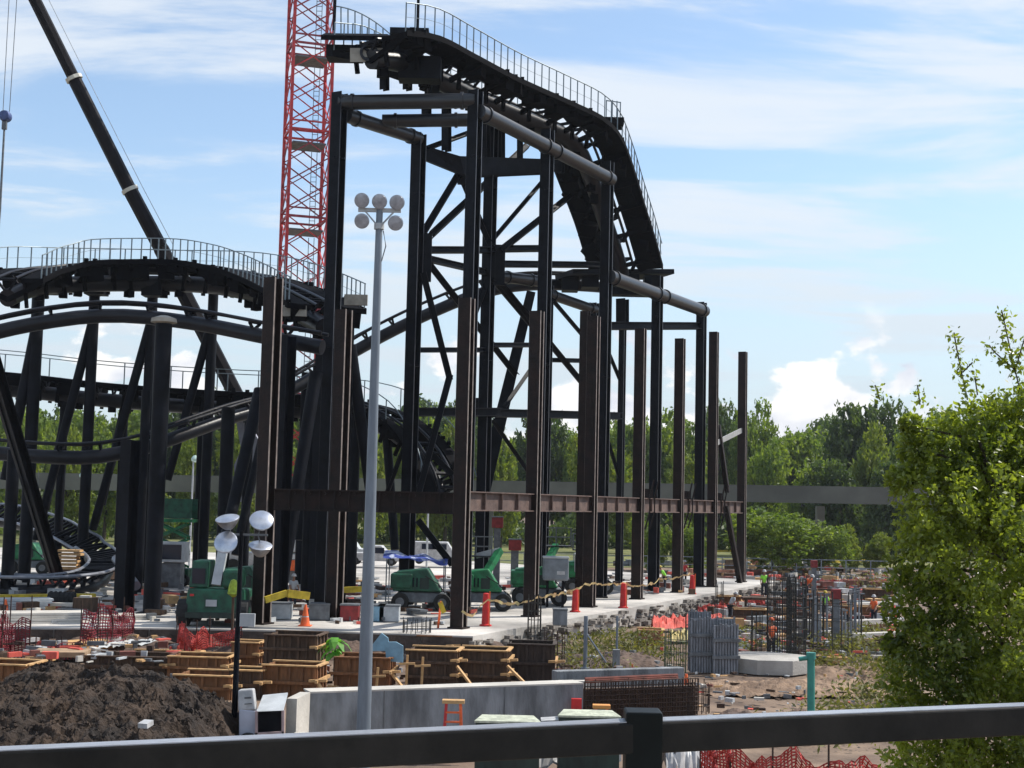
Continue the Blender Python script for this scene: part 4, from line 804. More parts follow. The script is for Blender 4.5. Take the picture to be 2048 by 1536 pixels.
# ---------------------------------------------------------------- nets, tape, cones
def net(label, pts, h, m=netm, z=LOW, cell=.13, posts=True, sag=.15, group=None):
    ps = [G(x, y, z) for x, y in pts]; ps = catmull(ps, cell); th = thing('safety_net', label, 'safety net', ps[0], group); nv = max(3, int(h / cell)); m_ = MB(); n = len(ps)
    top = [h * (1 - sag * abs(math.sin(i * .37)) - sag * .5 * rnd.random()) for i in range(n)]; off_ = [noise.noise(V((i * .3, 0, z))) * .35 for i in range(n)]; lx_ = [noise.noise(V((i * .17, 5, z))) * .5 for i in range(n)]; top = [t_ * (.8 + .5 * noise.noise(V((i * .11, 9, z)))) for i, t_ in enumerate(top)]
    g_ = [[up(ps[i], z + top[i] * j / nv) + V((lx_[i] * j / nv * .5, off_[i] * math.sin(j * .9), .05 * noise.noise(V((i * .8, j * .8, 3))))) for j in range(nv + 1)] for i in range(n)]
    for i in range(n):
        for j in range(nv):
            a, b = g_[i][j], g_[i][j + 1]; e = V((.022, 0, 0)); m_.add([a - e, a + e, b + e, b - e], [(0, 1, 2, 3)])
            if i < n - 1: a, b = g_[i][j + 1], g_[i + 1][j + 1]; e = V((0, 0, .022)); m_.add([a - e, b - e, b + e, a + e], [(0, 1, 2, 3)])
    m_.build('mesh', m, th)
    for k in range(0, n, max(4, n // 4)): MB().beam(ps[k], up(ps[k], z + h * 1.1), .04, .04, (0, 1, 0)).build('post', rebar, th)
    return th
netd = mat('dull_red_mesh', (.2, .02, .03), .8, 0, .4, 14)
net('dark red plastic net at the left edge beyond the soil heap', ((-30, 1335), (20, 1318), (58, 1318)), 2.4, netd); net('pale red net heaped by the black column left of centre', ((160, 1285), (215, 1280), (268, 1270)), 1.6, netd, z=-.3); net('bright red net below the green machine, sagging on posts', ((352, 1298), (378, 1310), (420, 1296), (482, 1292)), 1.25, netm, z=-.6); net('low red net behind the dark formwork at left', ((70, 1322), (150, 1318), (250, 1310)), .9, netd)
net('long red net fence seen below the foreground rail', ((1400, 1560), (1500, 1590), (1640, 1600), (1760, 1610)), 1.35, netm, cell=.09)
def cloth(label, pts, z, h, m, D0=None, nm='tarpaulin', cat='tarpaulin', amp=.14):
    a, b = pts; n1, n2 = 22, 9; mb = MB(); A_, B_ = G(*a, z), G(*b, z)
    for j in range(n2):
        for i in range(n1):
            q = A_.lerp(B_, i / (n1 - 1)) + V((0, (j / (n2 - 1) - .3) * 1.3, 0)); mb.v.append((q.x, q.y, z + h * (1 - (2 * j / (n2 - 1) - 1) ** 2 * .8) * (.75 + .5 * noise.noise(V((i * .4, j * .5, z + a[0])))) + amp * noise.noise(V((i * .9, j * .8, a[0])))))
    for j in range(n2 - 1):
        for i in range(n1 - 1): k = j * n1 + i; mb.f.append((k, k + 1, k + n1 + 1, k + n1))
    return tag(mb.build(nm, m), label, cat)
salm = mat('faded_red_tarp', (.62, .1, .07), .7, 0, .25, 3); ytp = mat('yellowed_tarp', (.5, .4, .16), .7, 0, .3, 3)
cloth('faded red tarpaulin draped over forms right of the slab edge', ((1305, 1262), (1378, 1258)), -1, .9, salm); cloth('long thin faded red tarpaulin above the grey form panels', ((1372, 1250), (1445, 1250)), -1, .75, salm); cloth('yellowish tarpaulin below the faded red one', ((1340, 1285), (1402, 1282)), -1, .7, ytp)
cloth('crumpled white plastic sheet below the foreground rail, left of the post', ((1000, 1545), (1240, 1535)), -1, 1.2, white, amp=.4); cloth('white plastic wrapped bundle below the rail right of the post', ((1330, 1560), (1430, 1550)), -1, 1.3, white, amp=.3); cloth('grey sheet on a stack behind the soil heap', ((200, 1296), (330, 1285)), -.6, .25, whiteg)
# tape line with red markers
tl = [P(x, y, D) for x, y, D in ((924, 1218, 63), (945, 1226, 63.5), (976, 1197, 65), (1020, 1206, 67), (1055, 1200, 69), (1090, 1190, 71), (1122, 1188, 73), (1148, 1179, 75), (1180, 1165, 77), (1212, 1169, 80), (1247, 1164, 83), (1266, 1172, 84), (1300, 1165, 87), (1326, 1155, 89), (1350, 1153, 91), (1388, 1144, 94))]
tl = [q_ + V((0, 0, .16 * noise.noise(q_ * 1.7) - .05)) for q_ in catmull(tl, .35)]; mb = MB()
for i in range(len(tl) - 1): a, b = tl[i], tl[i + 1]; w1 = V((.03, .06 * noise.noise(a * 2.3), .03 + .09 * abs(noise.noise(a * 1.9)))); mb.add([a - w1, b - w1, b + w1, a + w1], [(0, 1, 2, 3)])
tag(mb.build('caution_tape', tapem), 'orange and yellow caution tape strung along the slab edge', 'caution tape')
for px, py, yt, lab in ((971, 1252, 1186, 'first red marker post on the slab edge, nearest the light pole'), (1150, 1224, 1178, 'second red marker post, below the third rusty column'), (1246, 1216, 1166, 'third red marker post, below the fourth rusty column'), (1384, 1188, 1150, 'last red marker post before the end of the tape')):
    c = G(px, py); t = P(px, yt, c.y).z; th = thing('marker_post', lab, 'marker post', c, 'red marker posts along the tape'); MB().lathe(c, [(.3, 0), (.3, .06), (.2, .1), (.15, t * .98), (.1, t)], (0, 0, 1), 14).build('body', redb, th, True); MB().beam(c + V((.18, -.25, 0)), up(c, t + .1) + V((.18, -.25, 0)), .06, .05, (0, 1, 0)).build('stake', orange, th)
def cone(label, px, py, z, h=.7):
    c = G(px, py, z); th = thing('traffic_cone', label, 'traffic cone', c, 'orange traffic cones'); MB().lathe(c, [(h * .24, .03), (h * .05, h)], (0, 0, 1), 14).build('body', orange, th, True); MB().box(c + V((0, 0, .02)), (h * .6, h * .6, .04)).build('base', orange, th); MB().lathe(c, [(h * .165, h * .42), (h * .12, h * .62)], (0, 0, 1), 14).build('band', white, th, True)
cone('orange cone at the left edge of the slab', 10, 1232, 0, .8); cone('orange cone near the right end of the rebar mat', 1372, 1398, LOW, .9); cone('red and white cone on the slab behind the left formwork', 610, 1252, 0, 1.0)
th = thing('marker_stake', 'orange post with yellow ribbon left of the first rusty column', 'stake', G(878, 1256)); MB().beam(G(876, 1256), P(882, 1204, 65), .1, .1, (0, 1, 0)).build('stake', orange, th); MB().beam(P(880, 1204, 65), P(888, 1226, 65), .22, .03, (0, 1, 0)).build('ribbon', yellow, th)
th = thing('marker_stake', 'brown post topped by a yellow green vest beside the green machine', 'stake', G(464, 1262)); MB().beam(G(464, 1262), P(467, 1180, 63), .1, .1, (0, 1, 0)).build('stake', woodd, th); MB().lathe(P(467, 1174, 63), [(.05, -.45), (.26, -.3), (.2, .1), (.12, .3), (.02, .34)], (0, 0, 1), 10).build('vest', mat('dull_lime', (.3, .4, .04), .8, 0, .3, 6), th)
# ---------------------------------------------------------------- machines and vehicles
def wheel(th, c, r_, w_, ax=(0, 1, 0), rim=greys):
    o_ = MB().tube(V(c) - V(ax) * w_ / 2, V(c) + V(ax) * w_ / 2, r_, n=22).build('wheel', rubber, th, bevel=.04); MB().tube(V(c) - V(ax) * (w_ / 2 + .02), V(c) + V(ax) * (w_ / 2 + .02), r_ * .5, n=16).build('rim', rim, o_)
def boomlift(label, px, py, D, gm_=green, arm=None, z=0, s=1.0, basket=None):
    c = P(px, 1000, D); c.z = z; th = thing('boom_lift', label, 'boom lift', c)
    MB().hexa([c + V(v) * s for v in ((-1.5, -.9, .45), (1.5, -.9, .45), (1.5, .9, .45), (-1.5, .9, .45), (-1.3, -.8, 1.0), (1.3, -.8, 1.0), (1.3, .8, 1.0), (-1.3, .8, 1.0))]).build('chassis', greys, th, bevel=.05)
    MB().hexa([c + V(v) * s for v in ((-1.6, -1, 1.05), (1.1, -1, 1.05), (1.1, 1, 1.05), (-1.6, 1, 1.05), (-1.45, -.9, 2.1), (.3, -.9, 2.3), (.3, .9, 2.3), (-1.45, .9, 2.1))]).build('turret', gm_, th, bevel=.08)
    MB().box(c + V((-1.1, 0, 1.6)) * s, (1.2 * s, 2.2 * s, .8 * s)).build('counterweight', gm_, th, bevel=.08)
    for k_ in range(5): MB().box(c + V((-1.05 + k_ * .2, -1.02, 1.55)) * s, (.08, .03, .5)).build('grille_slot', black, th)
    MB().box(c + V((.15, -.98, 1.5)) * s, (.5, .03, .6)).build('hatch', dgreen, th); MB().sweep([c + V((.2, -.95, 1.9)), c + V((.9, -1.15, 1.5)), c + V((1.3, -.95, 1.0))], .03, 6).build('hose', rubber, th); MB().box(c + V((.75, -.6, 1.25)) * s, (.5, .6, .35)).build('control_box', greys, th)
    for a_ in (-1, 1):
        for b_ in (-1, 1): wheel(th, c + V((a_ * 1.15, b_ * 1.0, .48)) * s, .48 * s, .35 * s)
    if arm:
        q = [c + V((.2, 0, 2.1)) * s] + [P(*a_) for a_ in arm]
        for i in range(len(q) - 1): MB().beam(q[i], q[i + 1], .34 - .06 * i, .36 - .06 * i).build('boom', gm_ if i == 0 else whiteg, th)
        e = q[-1]; b = MB()
        for zz_ in (0, .55, 1.1):
            for (x0, y0, x1, y1) in ((-.9, -.4, .9, -.4), (-.9, .4, .9, .4), (-.9, -.4, -.9, .4), (.9, -.4, .9, .4)): b.beam(e + V((x0, y0, zz_)), e + V((x1, y1, zz_)), .05, .05)
        for x0 in (-.9, 0, .9):
            for y0 in (-.4, .4): b.beam(e + V((x0, y0, 0)), e + V((x0, y0, 1.1)), .05, .05, (0, 1, 0))
        b.box(e, (1.85, .85, .08)); b.build('basket', basket or greys, th)
    return th
boomlift('green boom lift between the first two rusty columns', 970, 1200, 79, greenb, [(1000, 1100, 80), (952, 1112, 80)]); boomlift('green boom lift right of the second rusty column, arm raised rightwards', 1082, 1200, 84, greenb, [(1112, 1092, 86)]); boomlift('dark green machine behind the tall frame leg under the blue canopy', 850, 1200, 78, green, None); boomlift('green lift partly hidden by the third black leg', 1180, 1190, 96, greenb, [(1172, 1100, 97)])
boomlift('small green lift far behind the leaning black column', 70, 1120, 104, greenb, [(66, 1108, 105)]); boomlift('green lift standing right of the tan capped column', 500, 1200, 76, green, None)
# rough terrain forklift seen from behind
c = G(432, 1250); th = thing('telehandler', 'large dark green telehandler seen from behind, left of the slim light tower', 'telehandler', c)
MB().hexa([c + V(v) for v in ((-1.25, -1.2, .5), (1.35, -1.2, .5), (1.35, 2.5, .5), (-1.25, 2.5, .5), (-1.15, -1.1, 1.75), (1.25, -1.1, 1.75), (1.25, 2.4, 1.6), (-1.15, 2.4, 1.6))]).build('body', green, th, bevel=.1)
MB().hexa([c + V(v) for v in ((-1.15, -.9, 1.76), (-.25, -.9, 1.76), (-.25, .9, 1.76), (-1.15, .9, 1.76), (-1.05, -.75, 3.0), (-.3, -.75, 3.0), (-.3, .75, 3.0), (-1.05, .75, 3.0))]).build('cab', green, th, bevel=.06)
MB().box(c + V((-.7, -.88, 2.3)), (.6, .06, .7)).build('rear_window', glassm, th); MB().box(c + V((.85, -.4, 2.2)), (.8, 1.6, .9)).build('engine_cover', green, th, bevel=.15); MB().beam(c + V((.15, -1.0, 1.9)), c + V((.35, -.4, 4.0)), .42, .3, (0, 1, 0)).build('boom', whiteg, th)
for a_ in (-1.35, 1.4):
    for b_ in (-.7, 1.7): wheel(th, c + V((a_, b_, .62)), .62, .5, (1, 0, 0), green)
MB().box(c + V((0, -1.25, 1.1)), (.5, .06, .3)).build('number_plate', whiteg, th); MB().box(c + V((0, -1.3, .55)), (2.3, .15, .25)).build('bumper', dgreen, th)
for a_ in (-.9, 1.0): MB().box(c + V((a_, -1.24, 1.45)), (.18, .05, .1)).build('tail_lamp', redb, th)
# scissor lift
c = P(350, 1000, 94); c.z = 0; th = thing('scissor_lift', 'raised green scissor lift far back right of the tan capped column', 'scissor lift', c); MB().box(c + V((0, 0, .8)), (2.6, 1.8, .7)).build('chassis', green, th, bevel=.05)
for a_ in (-1, 1):
    for b_ in (-.9, .9): wheel(th, c + V((a_, b_, .4)), .4, .3)
for k in range(3):
    for yy in (-.6, .6): MB().beam(c + V((-1, yy, 1.2 + k)), c + V((1, yy, 2.1 + k)), .1, .14).build('scissor_arm', greenb, th); MB().beam(c + V((1, yy * .9, 1.2 + k)), c + V((-1, yy * .9, 2.1 + k)), .1, .14).build('scissor_arm', greenb, th)
MB().box(c + V((0, 0, 4.3)), (2.8, 1.8, .2)).build('platform', greenb, th); MB().box(c + V((0, -.85, 5.1)), (2.7, .06, 1.3)).build('guard_panel', green, th); MB().box(c + V((0, .85, 5.1)), (2.7, .06, 1.3)).build('guard_panel', green, th)
def genset(label, px, py, D, w_, h, m=whiteg):
    c = P(px, py, D); c.z -= h / 2; th = thing('generator', label, 'generator', c); MB().box(c + V((0, 0, h / 2)), (w_, w_ * .8, h)).build('housing', mat('grey_housing', (.16, .18, .2), .5, 0, .2, 2), th, bevel=.12); MB().box(c + V((0, 0, h + .03)), (w_ * 1.02, w_ * .82, .12)).build('lid', m, th, bevel=.04); MB().box(c + V((w_ * .2, -w_ * .41, h * .35)), (w_ * .3, .03, h * .15)).build('panel_plate', white, th)
    for a_ in (-.3, .3): MB().beam(c + V((a_ * w_, 0, 0)), V((c.x + a_ * w_, c.y, 0)), .15, .15, (0, 1, 0)).build('leg', black, th)
genset('grey generator with white lid right of the green lift', 1111, 1138, 82, 1.5, 1.3); genset('grey generator half hidden behind the third black leg', 1174, 1128, 92, 1.6, 1.2)
def vehicle(name, label, cat, px, D, L_=4.8, W_=1.9, van=True, m=white, z=0, rz=0):
    c = P(px, 1000, D); c = V((c.x, D, z)); th = thing(name, label, cat, c); h = 2.0 if van else 1.75; l = L_ / 2
    MB().prism([c + V(v) for v in (((-l, -W_ / 2, .4), (l, -W_ / 2, .4), (l, -W_ / 2, 1.0), (l - .9, -W_ / 2, 1.1), (l - 1.5, -W_ / 2, h), (-l, -W_ / 2, h)) if van else ((-l, -W_ / 2, .4), (l, -W_ / 2, .4), (l, -W_ / 2, 1.0), (l - 1.2, -W_ / 2, 1.1), (l - 1.8, -W_ / 2, h), (-.3, -W_ / 2, h), (-.4, -W_ / 2, 1.1), (-l, -W_ / 2, 1.1)))], (0, W_, 0)).build('body', m, th, bevel=.06)
    MB().box(c + V((l - 2.2, -W_ / 2 - .005, h - .42)), (1.3, .03, .5)).build('window', glassm, th)
    if van: MB().box(c + V((-.6, -W_ / 2 - .005, h - .42)), (1.5, .03, .5)).build('window', glassm, th)
    for a_ in (-l + .9, l - .9):
        for b_ in (-1, 1): wheel(th, c + V((a_, b_ * (W_ / 2 - .05), .36)), .36, .25)
    return th
vehicle('van', 'white van with dark windows parked behind the frame, seen under the brown girder', 'van', 877, 128, 4.9, 2, True, white, .3); vehicle('pickup_truck', 'white pickup truck just right of the light pole, behind the frame', 'pickup truck', 752, 125, 5.0, 2, False, white, .2); vehicle('box_truck', 'pale truck glimpsed left of the light pole base under the girder', 'truck', 690, 135, 5.0, 2.1, True, whiteg, .2)
th = thing('site_hut', 'small brown hut on the far grass right of the frame', 'hut', G(1663, 1122, LOW)); c = G(1655, 1124, LOW); MB().box(c + V((0, 0, 1.1)), (2.6, 2.4, 2.2)).build('wall', mat('brown_hut', (.12, .05, .05), .8, 0, .2, 2), th); MB().box(c + V((0, 0, 2.3)), (2.9, 2.7, .15)).build('roof', greys, th); MB().box(c + V((-.2, -1.21, 1.7)), (1.2, .03, .2)).build('vent', whiteg, th)
# container cabin, canopy, cart
th = thing('site_cabin', 'small cream cabin with wide dark window behind the leaning green telehandler boom', 'cabin', G(348, 1160)); c = V((P(348, 1100, 92).x, 92, 1.6)); MB().box(c + V((0, 0, .7)), (1.7, 1.6, 1.3)).build('wall', whiteg, th, bevel=.05); MB().box(c + V((0, -.81, .72)), (1.35, .04, .95)).build('window', glassm, th); MB().box(c + V((0, 0, -.8)), (1.2, 1.2, 1.6)).build('plinth', greys, th)
def canopy():
    c = P(835, 1118, 82); th = thing('canopy', 'blue and white rumpled canopy stretched between the black legs', 'canopy', V((c.x, 82, 0))); mb = MB(); nx, ny = 26, 10
    for j in range(ny):
        for i in range(nx): x = -1.9 + 3.7 * i / (nx - 1); y = -1.2 + 2.4 * j / (ny - 1); mb.v.append((c.x + x, 82 + y, c.z + .25 - .3 * (y / 1.2) ** 2 - .12 * x + .22 * noise.noise(V((x * 1.3, y * 1.1, 0)))))
    for j in range(ny - 1):
        for i in range(nx - 1): k = j * nx + i; mb.f.append((k, k + 1, k + nx + 1, k + nx))
    mb.build('cover', mat('blue_white_canopy', (.03, .06, .3), .5, 0, 0, 1.1, col2=(.55, .6, .75), lo=.5, hi=.56), th, True)
    for x in (-1.7, 1.6):
        for y in (-1, 1): MB().tube((c.x + x, 82 + y, 0), (c.x + x, 82 + y, c.z), .04, n=6).build('leg', galv, th)
canopy()
def cart():
    c = G(525, 1500, LOW); c = V((P(525, 1450, 39.5).x, 39.5, LOW)); th = thing('utility_cart', 'white utility cart with tilted grey panel and open dark box beside the soil heap', 'cart', c)
    f = lambda x, y, D=39.5: P(x, y, D)
    MB().hexa([f(476, 1422, 39.2), f(512, 1420, 39.2), f(515, 1420, 40.4), f(480, 1420, 40.4), f(476, 1380, 39.3), f(506, 1378, 39.3), f(510, 1376, 40.4), f(480, 1378, 40.4)]).build('hood', white, th, bevel=.04)
    MB().hexa([f(478, 1500, 39.2), f(513, 1500, 39.2), f(516, 1500, 41), f(482, 1500, 41), f(478, 1418, 39.2), f(513, 1422, 39.2), f(516, 1418, 41), f(480, 1416, 41)]).build('body', mat('pale_blue_white', (.5, .53, .62), .5, 0, .1, 2), th, bevel=.03)
    MB().hexa([f(514, 1421, 39), f(566, 1419, 39), f(567, 1421, 38.95), f(515, 1423, 38.95), f(526, 1390, 40.2), f(575, 1385, 40.2), f(576, 1387, 40.1), f(527, 1392, 40.1)]).build('tilted_panel', whiteg, th)
    MB().hexa([f(515, 1465, 39.1), f(563, 1463, 39.1), f(563, 1463, 40.6), f(516, 1465, 40.6), f(515, 1424, 39.1), f(563, 1422, 39.1), f(563, 1421, 40.6), f(516, 1423, 40.6)]).build('open_box', black, th)
    fm = MB(); 
    for a, b in (((513, 1422), (513, 1470)), ((566, 1420), (566, 1478)), ((510, 1468), (568, 1465))): fm.beam(f(*a, 39), f(*b, 39), .07, .07, (0, 1, 0))
    fm.build('frame', mat('pinkish_frame', (.4, .3, .3), .6, 0, .2, 3), th); wheel(th, f(552, 1484, 39.2), .3, .2, (0, 1, 0)); wheel(th, f(495, 1488, 39.0), .3, .2, (0, 1, 0))
    MB().beam(f(489, 1396, 39.15), f(503, 1395, 39.15), .03, .05).build('vent', greys, th); MB().beam(f(489, 1408, 39.15), f(504, 1407, 39.15), .03, .03).build('vent', greys, th)
cart()
def gbox(label, px0, px1, py, D, d=1.3):
    a, b = P(px0, py, D), P(px1, py - 3, D); c = (a + b) / 2; w_ = (b - a).length; th = thing('metal_bin', label, 'bin', V((c.x, c.y, LOW))); h = c.z - LOW
    MB().box((c.x, c.y + d / 2, LOW + h / 2), (w_, d, h)).build('body', dgreen, th, bevel=.02); MB().hexa([V((c.x - w_ / 2 - .03, c.y - .03, c.z)), V((c.x + w_ / 2 + .03, c.y - .03, c.z)), V((c.x + w_ / 2 - .15, c.y + d, c.z)), V((c.x - w_ / 2 + .15, c.y + d, c.z)), V((c.x - w_ / 2 - .03, c.y - .03, c.z + .05)), V((c.x + w_ / 2 + .03, c.y - .03, c.z + .05)), V((c.x + w_ / 2 - .15, c.y + d, c.z + .09)), V((c.x - w_ / 2 + .15, c.y + d, c.z + .09))]).build('lid', lidm, th)
    MB().box((c.x - w_ * .12, c.y - .02, c.z - .22), (.09, .03, .16)).build('latch', lblue, th)
gbox('dark green metal bin with pale lid before the concrete wall, left one', 951, 1080, 1448, 36, .8); gbox('dark green metal bin with pale lid beside the rail post, right one', 1118, 1240, 1437, 36.5, .8)
plank('bright white board lying between the two dark green bins', P(1082, 1440, 37), P(1120, 1438, 37), .6, .05, white, 'board', 'board')
def stepladder(label, px, ytop, D, wpx, top=woodl):
    t = P(px, ytop, D); th = thing('stepladder', label, 'stepladder', V((t.x, D, LOW))); w_ = wpx * D / FPX; h = t.z - LOW
    for k in (-1, 1):
        for e in (-1, 1): MB().beam(V((t.x + k * w_ * .42, D + e * h * .24, LOW)), V((t.x + k * w_ * .3, D + e * .08, t.z)), .07, .05, (0, 1, 0)).build('leg', redb if k < 0 else orange, th)
    for i in range(1, 6): zq = LOW + h * i / 6; s_ = 1 - i / 6; MB().beam(V((t.x - w_ * (.3 + .1 * s_), D - .08 - h * .16 * s_, zq)), V((t.x + w_ * (.3 + .1 * s_), D - .08 - h * .16 * s_, zq)), .1, .04).build('step', orange, th)
    MB().box((t.x, D, t.z + .03), (w_ * .95, .3, .09)).build('top_cap', top, th)
stepladder('red stepladder standing before the grey concrete wall', 907, 1405, 39, 46); stepladder('small orange topped stepladder behind the right dark green bin', 1203, 1415, 38.2, 36, mat('orange_cap', (.7, .3, .08), .5, 0, .1, 3))
# ---------------------------------------------------------------- left slab clutter
def stack(label, px0, px1, py, n, z, m, t=.09, d=1.4, name='sheet_stack', cat='sheet stack'):
    a, b = G(px0, py, z), G(px1, py - 2, z); th = thing(name, label, cat, a.lerp(b, .5))
    for k in range(n): o_ = V((rnd.uniform(-.15, .15), rnd.uniform(-.1, .1) + .1 * k, k * (t + .02) + t / 2)); MB().beam(a + o_, b + o_, d, t).build('sheet', m, th)
plank('long yellow painted beam lying across the left of the slab', G(-60, 1196, .35), G(190, 1193, .35), .5, .32, yellow, 'beam', 'beam')
stack('pile of long white sheets on the slab at far left, behind the yellow beam', -60, 212, 1190, 3, 0, conw, .12, 1.8); stack('near pile of white sheets at the left edge of the slab', -60, 165, 1246, 4, 0, conw, .1, 1.6); stack('middle pile of bluish white sheets under the yellow beam', -40, 92, 1222, 5, 0, whiteg, .1, 1.4); stack('short white slabs beside the pale red net', 200, 300, 1240, 2, 0, conw, .1, 1)
th = thing('timber_crate', 'brown slatted crate on the slab left of the tan capped column', 'crate', G(170, 1224)); c = G(170, 1226); MB().box(c + V((0, 0, .4)), (1.0, .9, .75)).build('box', woodd, th); MB().box(c + V((0, 0, .82)), (.5, .4, .1)).build('lid', conw, th)
th = thing('black_drum_row', 'black ribbed rubber roller lying at the foot of the leaning column', 'roller', G(122, 1216)); c = G(122, 1214); MB().tube(c + V((-.65, 0, .4)), c + V((.65, 0, .4)), .38, n=18).build('drum', rubber, th)
for k in range(6): MB().tube(c + V((-.6 + k * .24, 0, .4)), c + V((-.52 + k * .24, 0, .4)), .42, n=18).build('rib', rubber, th)
th = thing('timber_pile', 'pale yellow planks piled behind the leaning column', 'timber pile', G(140, 1140)); c = V((P(140, 1100, 90).x, 90, 0))
for k in range(6): MB().box(c + V((rnd.uniform(-.2, .2), 0, 1.2 + k * .22)), (1.4, .8, .14)).build('plank', woodl, th)
MB().box(c + V((0, 0, .55)), (1.2, .8, 1.1)).build('bearer', woodd, th)
# yellow padded rail and pallets beyond the left brown column
plank('yellow padded rail propped on the slab right of the left brown column', P(530, 1200, 66), P(574, 1186, 66.5), .2, .3, yellow, 'padded_rail', 'rail'); plank('second length of yellow padded rail continuing right', P(575, 1187, 66.5), P(618, 1192, 67), .25, .36, yellow, 'padded_rail', 'rail'); plank('bright yellow beam on the slab behind the light pole', P(688, 1180, 74), P(728, 1178, 74), .3, .3, yellow, 'beam', 'beam')
for i, (px, py, c_, lab) in enumerate(((700, 1232, redb, 'low dark red skid left of the light pole on the slab'), (780, 1195, whiteg, 'pale grey chest right of the light pole on the slab'), (755, 1205, lblue, 'light blue bin just right of the light pole'), (700, 1115, orange, 'orange box behind the light pole'), (560, 1245, whiteg, 'pale block stack on the slab behind the tall formwork'), (640, 1235, greys, 'dark grey box on the slab behind the tall formwork'), (1120, 1232, concd, 'small concrete block beside the slim rebar cage'), (1030, 1090, redb, 'dark red frame box behind the second rusty column'), (995, 1045, redb, 'bright red machine part seen under the brown girder'), (585, 1130, orange, 'orange red mast foot frame behind the leaning leg'))):
    c = P(px, py, 70 if i < 3 or 3 < i < 7 else 100); w_ = (.9, 1.0, .8, .6, 1.1, 1.0, .7, .9, .8, 1.0)[i]; c_ = mat('dull_red_box', (.22, .02, .02), .6, 0, .3, 3) if c_ is redb else c_; h = max(.5, (c.z if c.z > .3 else .6)) if i in (3, 7, 8, 9) else .75
    th = thing('site_box', lab, 'box', V((c.x, c.y, 0))); z0 = c.z - .4 if i in (3, 7, 8, 9) else 0; MB().box((c.x, c.y, z0 + .4), (w_, .9, .75)).build('body', c_, th, bevel=.04); MB().box((c.x, c.y, z0 + .8), (w_ * 1.05, .95, .07)).build('lid', greys, th)
    if z0: MB().box((c.x, c.y, z0 / 2), (w_ * .6, .5, z0)).build('stand', greys, th)
# far lamp posts
for px, yt, D, lab in ((387, 920, 120, 'pale street lamp with globe head right of the tan capped column'), (163, 952, 130, 'short double headed lamp glimpsed between left columns'), (858, 955, 125, 'white globe lamp seen right of the tall black leg')):
    t = P(px, yt, D); th = thing('lamp_post', lab, 'lamp post', V((t.x, D, LOW))); MB().tube((t.x, D, LOW), t, .1, .07, 8).build('pole', whiteg, th, True); MB().lathe(t + V((.15, 0, 0)), [(.05, -.2), (.3, -.1), (.36, .1), (.2, .35), (.05, .4)], (0, 0, 1), 14).build('lamp_head', mat('pale_green_white', (.45, .6, .55), .4, 0, .1, 3), th, True)
# ---------------------------------------------------------------- right hand site rows
brk_ = mat('red_block', (.2, .07, .05), .85, 0, .4, 2); cols = [concd, conc, brk_, woodl, whiteg, greys, woodd]
SAL = mat('salmon_timber', (.45, .2, .12), .8, 0, .3, 3)
def row(label, x0, x1, py, z, h, m, gap=.12, d=.8, name='block_row'):
    a, b = G(x0, py, z), G(x1, py - 1, z); th = thing(name, label, 'block row', a); L_ = (b - a).length; x = 0; t = (b - a).normalized(); 
    while x < L_ - .3:
        w_ = rnd.uniform(.5, 1.5); hh = h * rnd.uniform(.7, 1.15); MB().beam(a + t * x + V((0, 0, hh / 2)), a + t * min(L_, x + w_) + V((0, 0, hh / 2)), d, hh).build('block', m if rnd.random() < .6 else rnd.choice(cols), th); x += w_ + gap + rnd.random() * .3
for a_ in (('far row of grey blue blocks along the grass verge', 1230, 1640, 1132, LOW, .7, concd), ('row of salmon timbers and blocks beyond the slab end', 1380, 1640, 1150, LOW, .6, SAL), ('row of mixed red blocks right of the frame foot', 1260, 1520, 1170, LOW, .7, brk_), ('low row of dark red blocks before the near leafy tree', 1640, 1800, 1178, LOW, .8, brk_), ('row of grey blocks right of the shoring props', 1700, 1800, 1218, LOW, .7, concd), ('pale concrete strip row left of the near leafy tree', 1590, 1770, 1262, LOW, .6, conc), ('row of rusty brown panels by the near leafy tree', 1715, 1810, 1305, LOW, .8, woodd)):
    row(*a_)
for (x0, x1, py, m_, lab) in ((1700, 1790, 1210, conw, 'upper pale plank across the far right of the site'), (1705, 1800, 1245, conw, 'middle pale plank across the far right of the site'), (1700, 1800, 1272, conw, 'lower pale plank above the brown panels at right'), (1400, 1600, 1103, yellow, 'long yellow rail at the grass edge right of the frame'), (1640, 1740, 1125, yellow, 'short yellow rail at the grass edge by the brown hut')):
    plank(lab, G(x0, py, -.3), G(x1, py - 4, -.3), .5, .25, m_, 'plank', 'plank')
# shoring props
for k in range(26):
    px = 1606 + k * 4.6 + rnd.uniform(-3, 3); py = 1275 + rnd.uniform(0, 32); c = G(px, py, LOW); h = rnd.uniform(1.6, 3.0); th = thing('shoring_prop', 'one of the blue grey steel props crowded right of the dense rebar cages', 'prop', c, 'shoring props right of the rebar cages')
    MB().tube(c, up(c, LOW + h), .045, n=7).build('tube', rnd.choice((polem, galv, rebarg)), th); MB().box(up(c, LOW + h), (.3, .2, .06)).build('head', greys, th)
for px, py, yt, D_, m_, lab in ((1672, 1200, 1176, 72, redb, 'red square drum between the props and the orange worker'), (1628, 1140, 1116, 100, redb, 'red box up on the far formwork')):
    c = P(px, (py + yt) / 2, D_); th = thing('red_box', lab, 'box', V((c.x, D_, LOW))); MB().box(c, (.45, .4, .5)).build('body', mat('dull_red_box', (.3, .02, .02), .6, 0, .3, 3), th, bevel=.03); MB().box((c.x, c.y, (c.z - .25 + LOW) / 2), (.3, .3, c.z - .25 - LOW)).build('stand', greys, th)
th = thing('work_table', 'broad timber working platform around the dense rebar cage tops', 'platform', G(1560, 1200, LOW)); c = V((P(1580, 1160, 96).x, 96, -.1))
MB().box(c, (6.5, 1.4, .15)).build('deck', woodd, th)
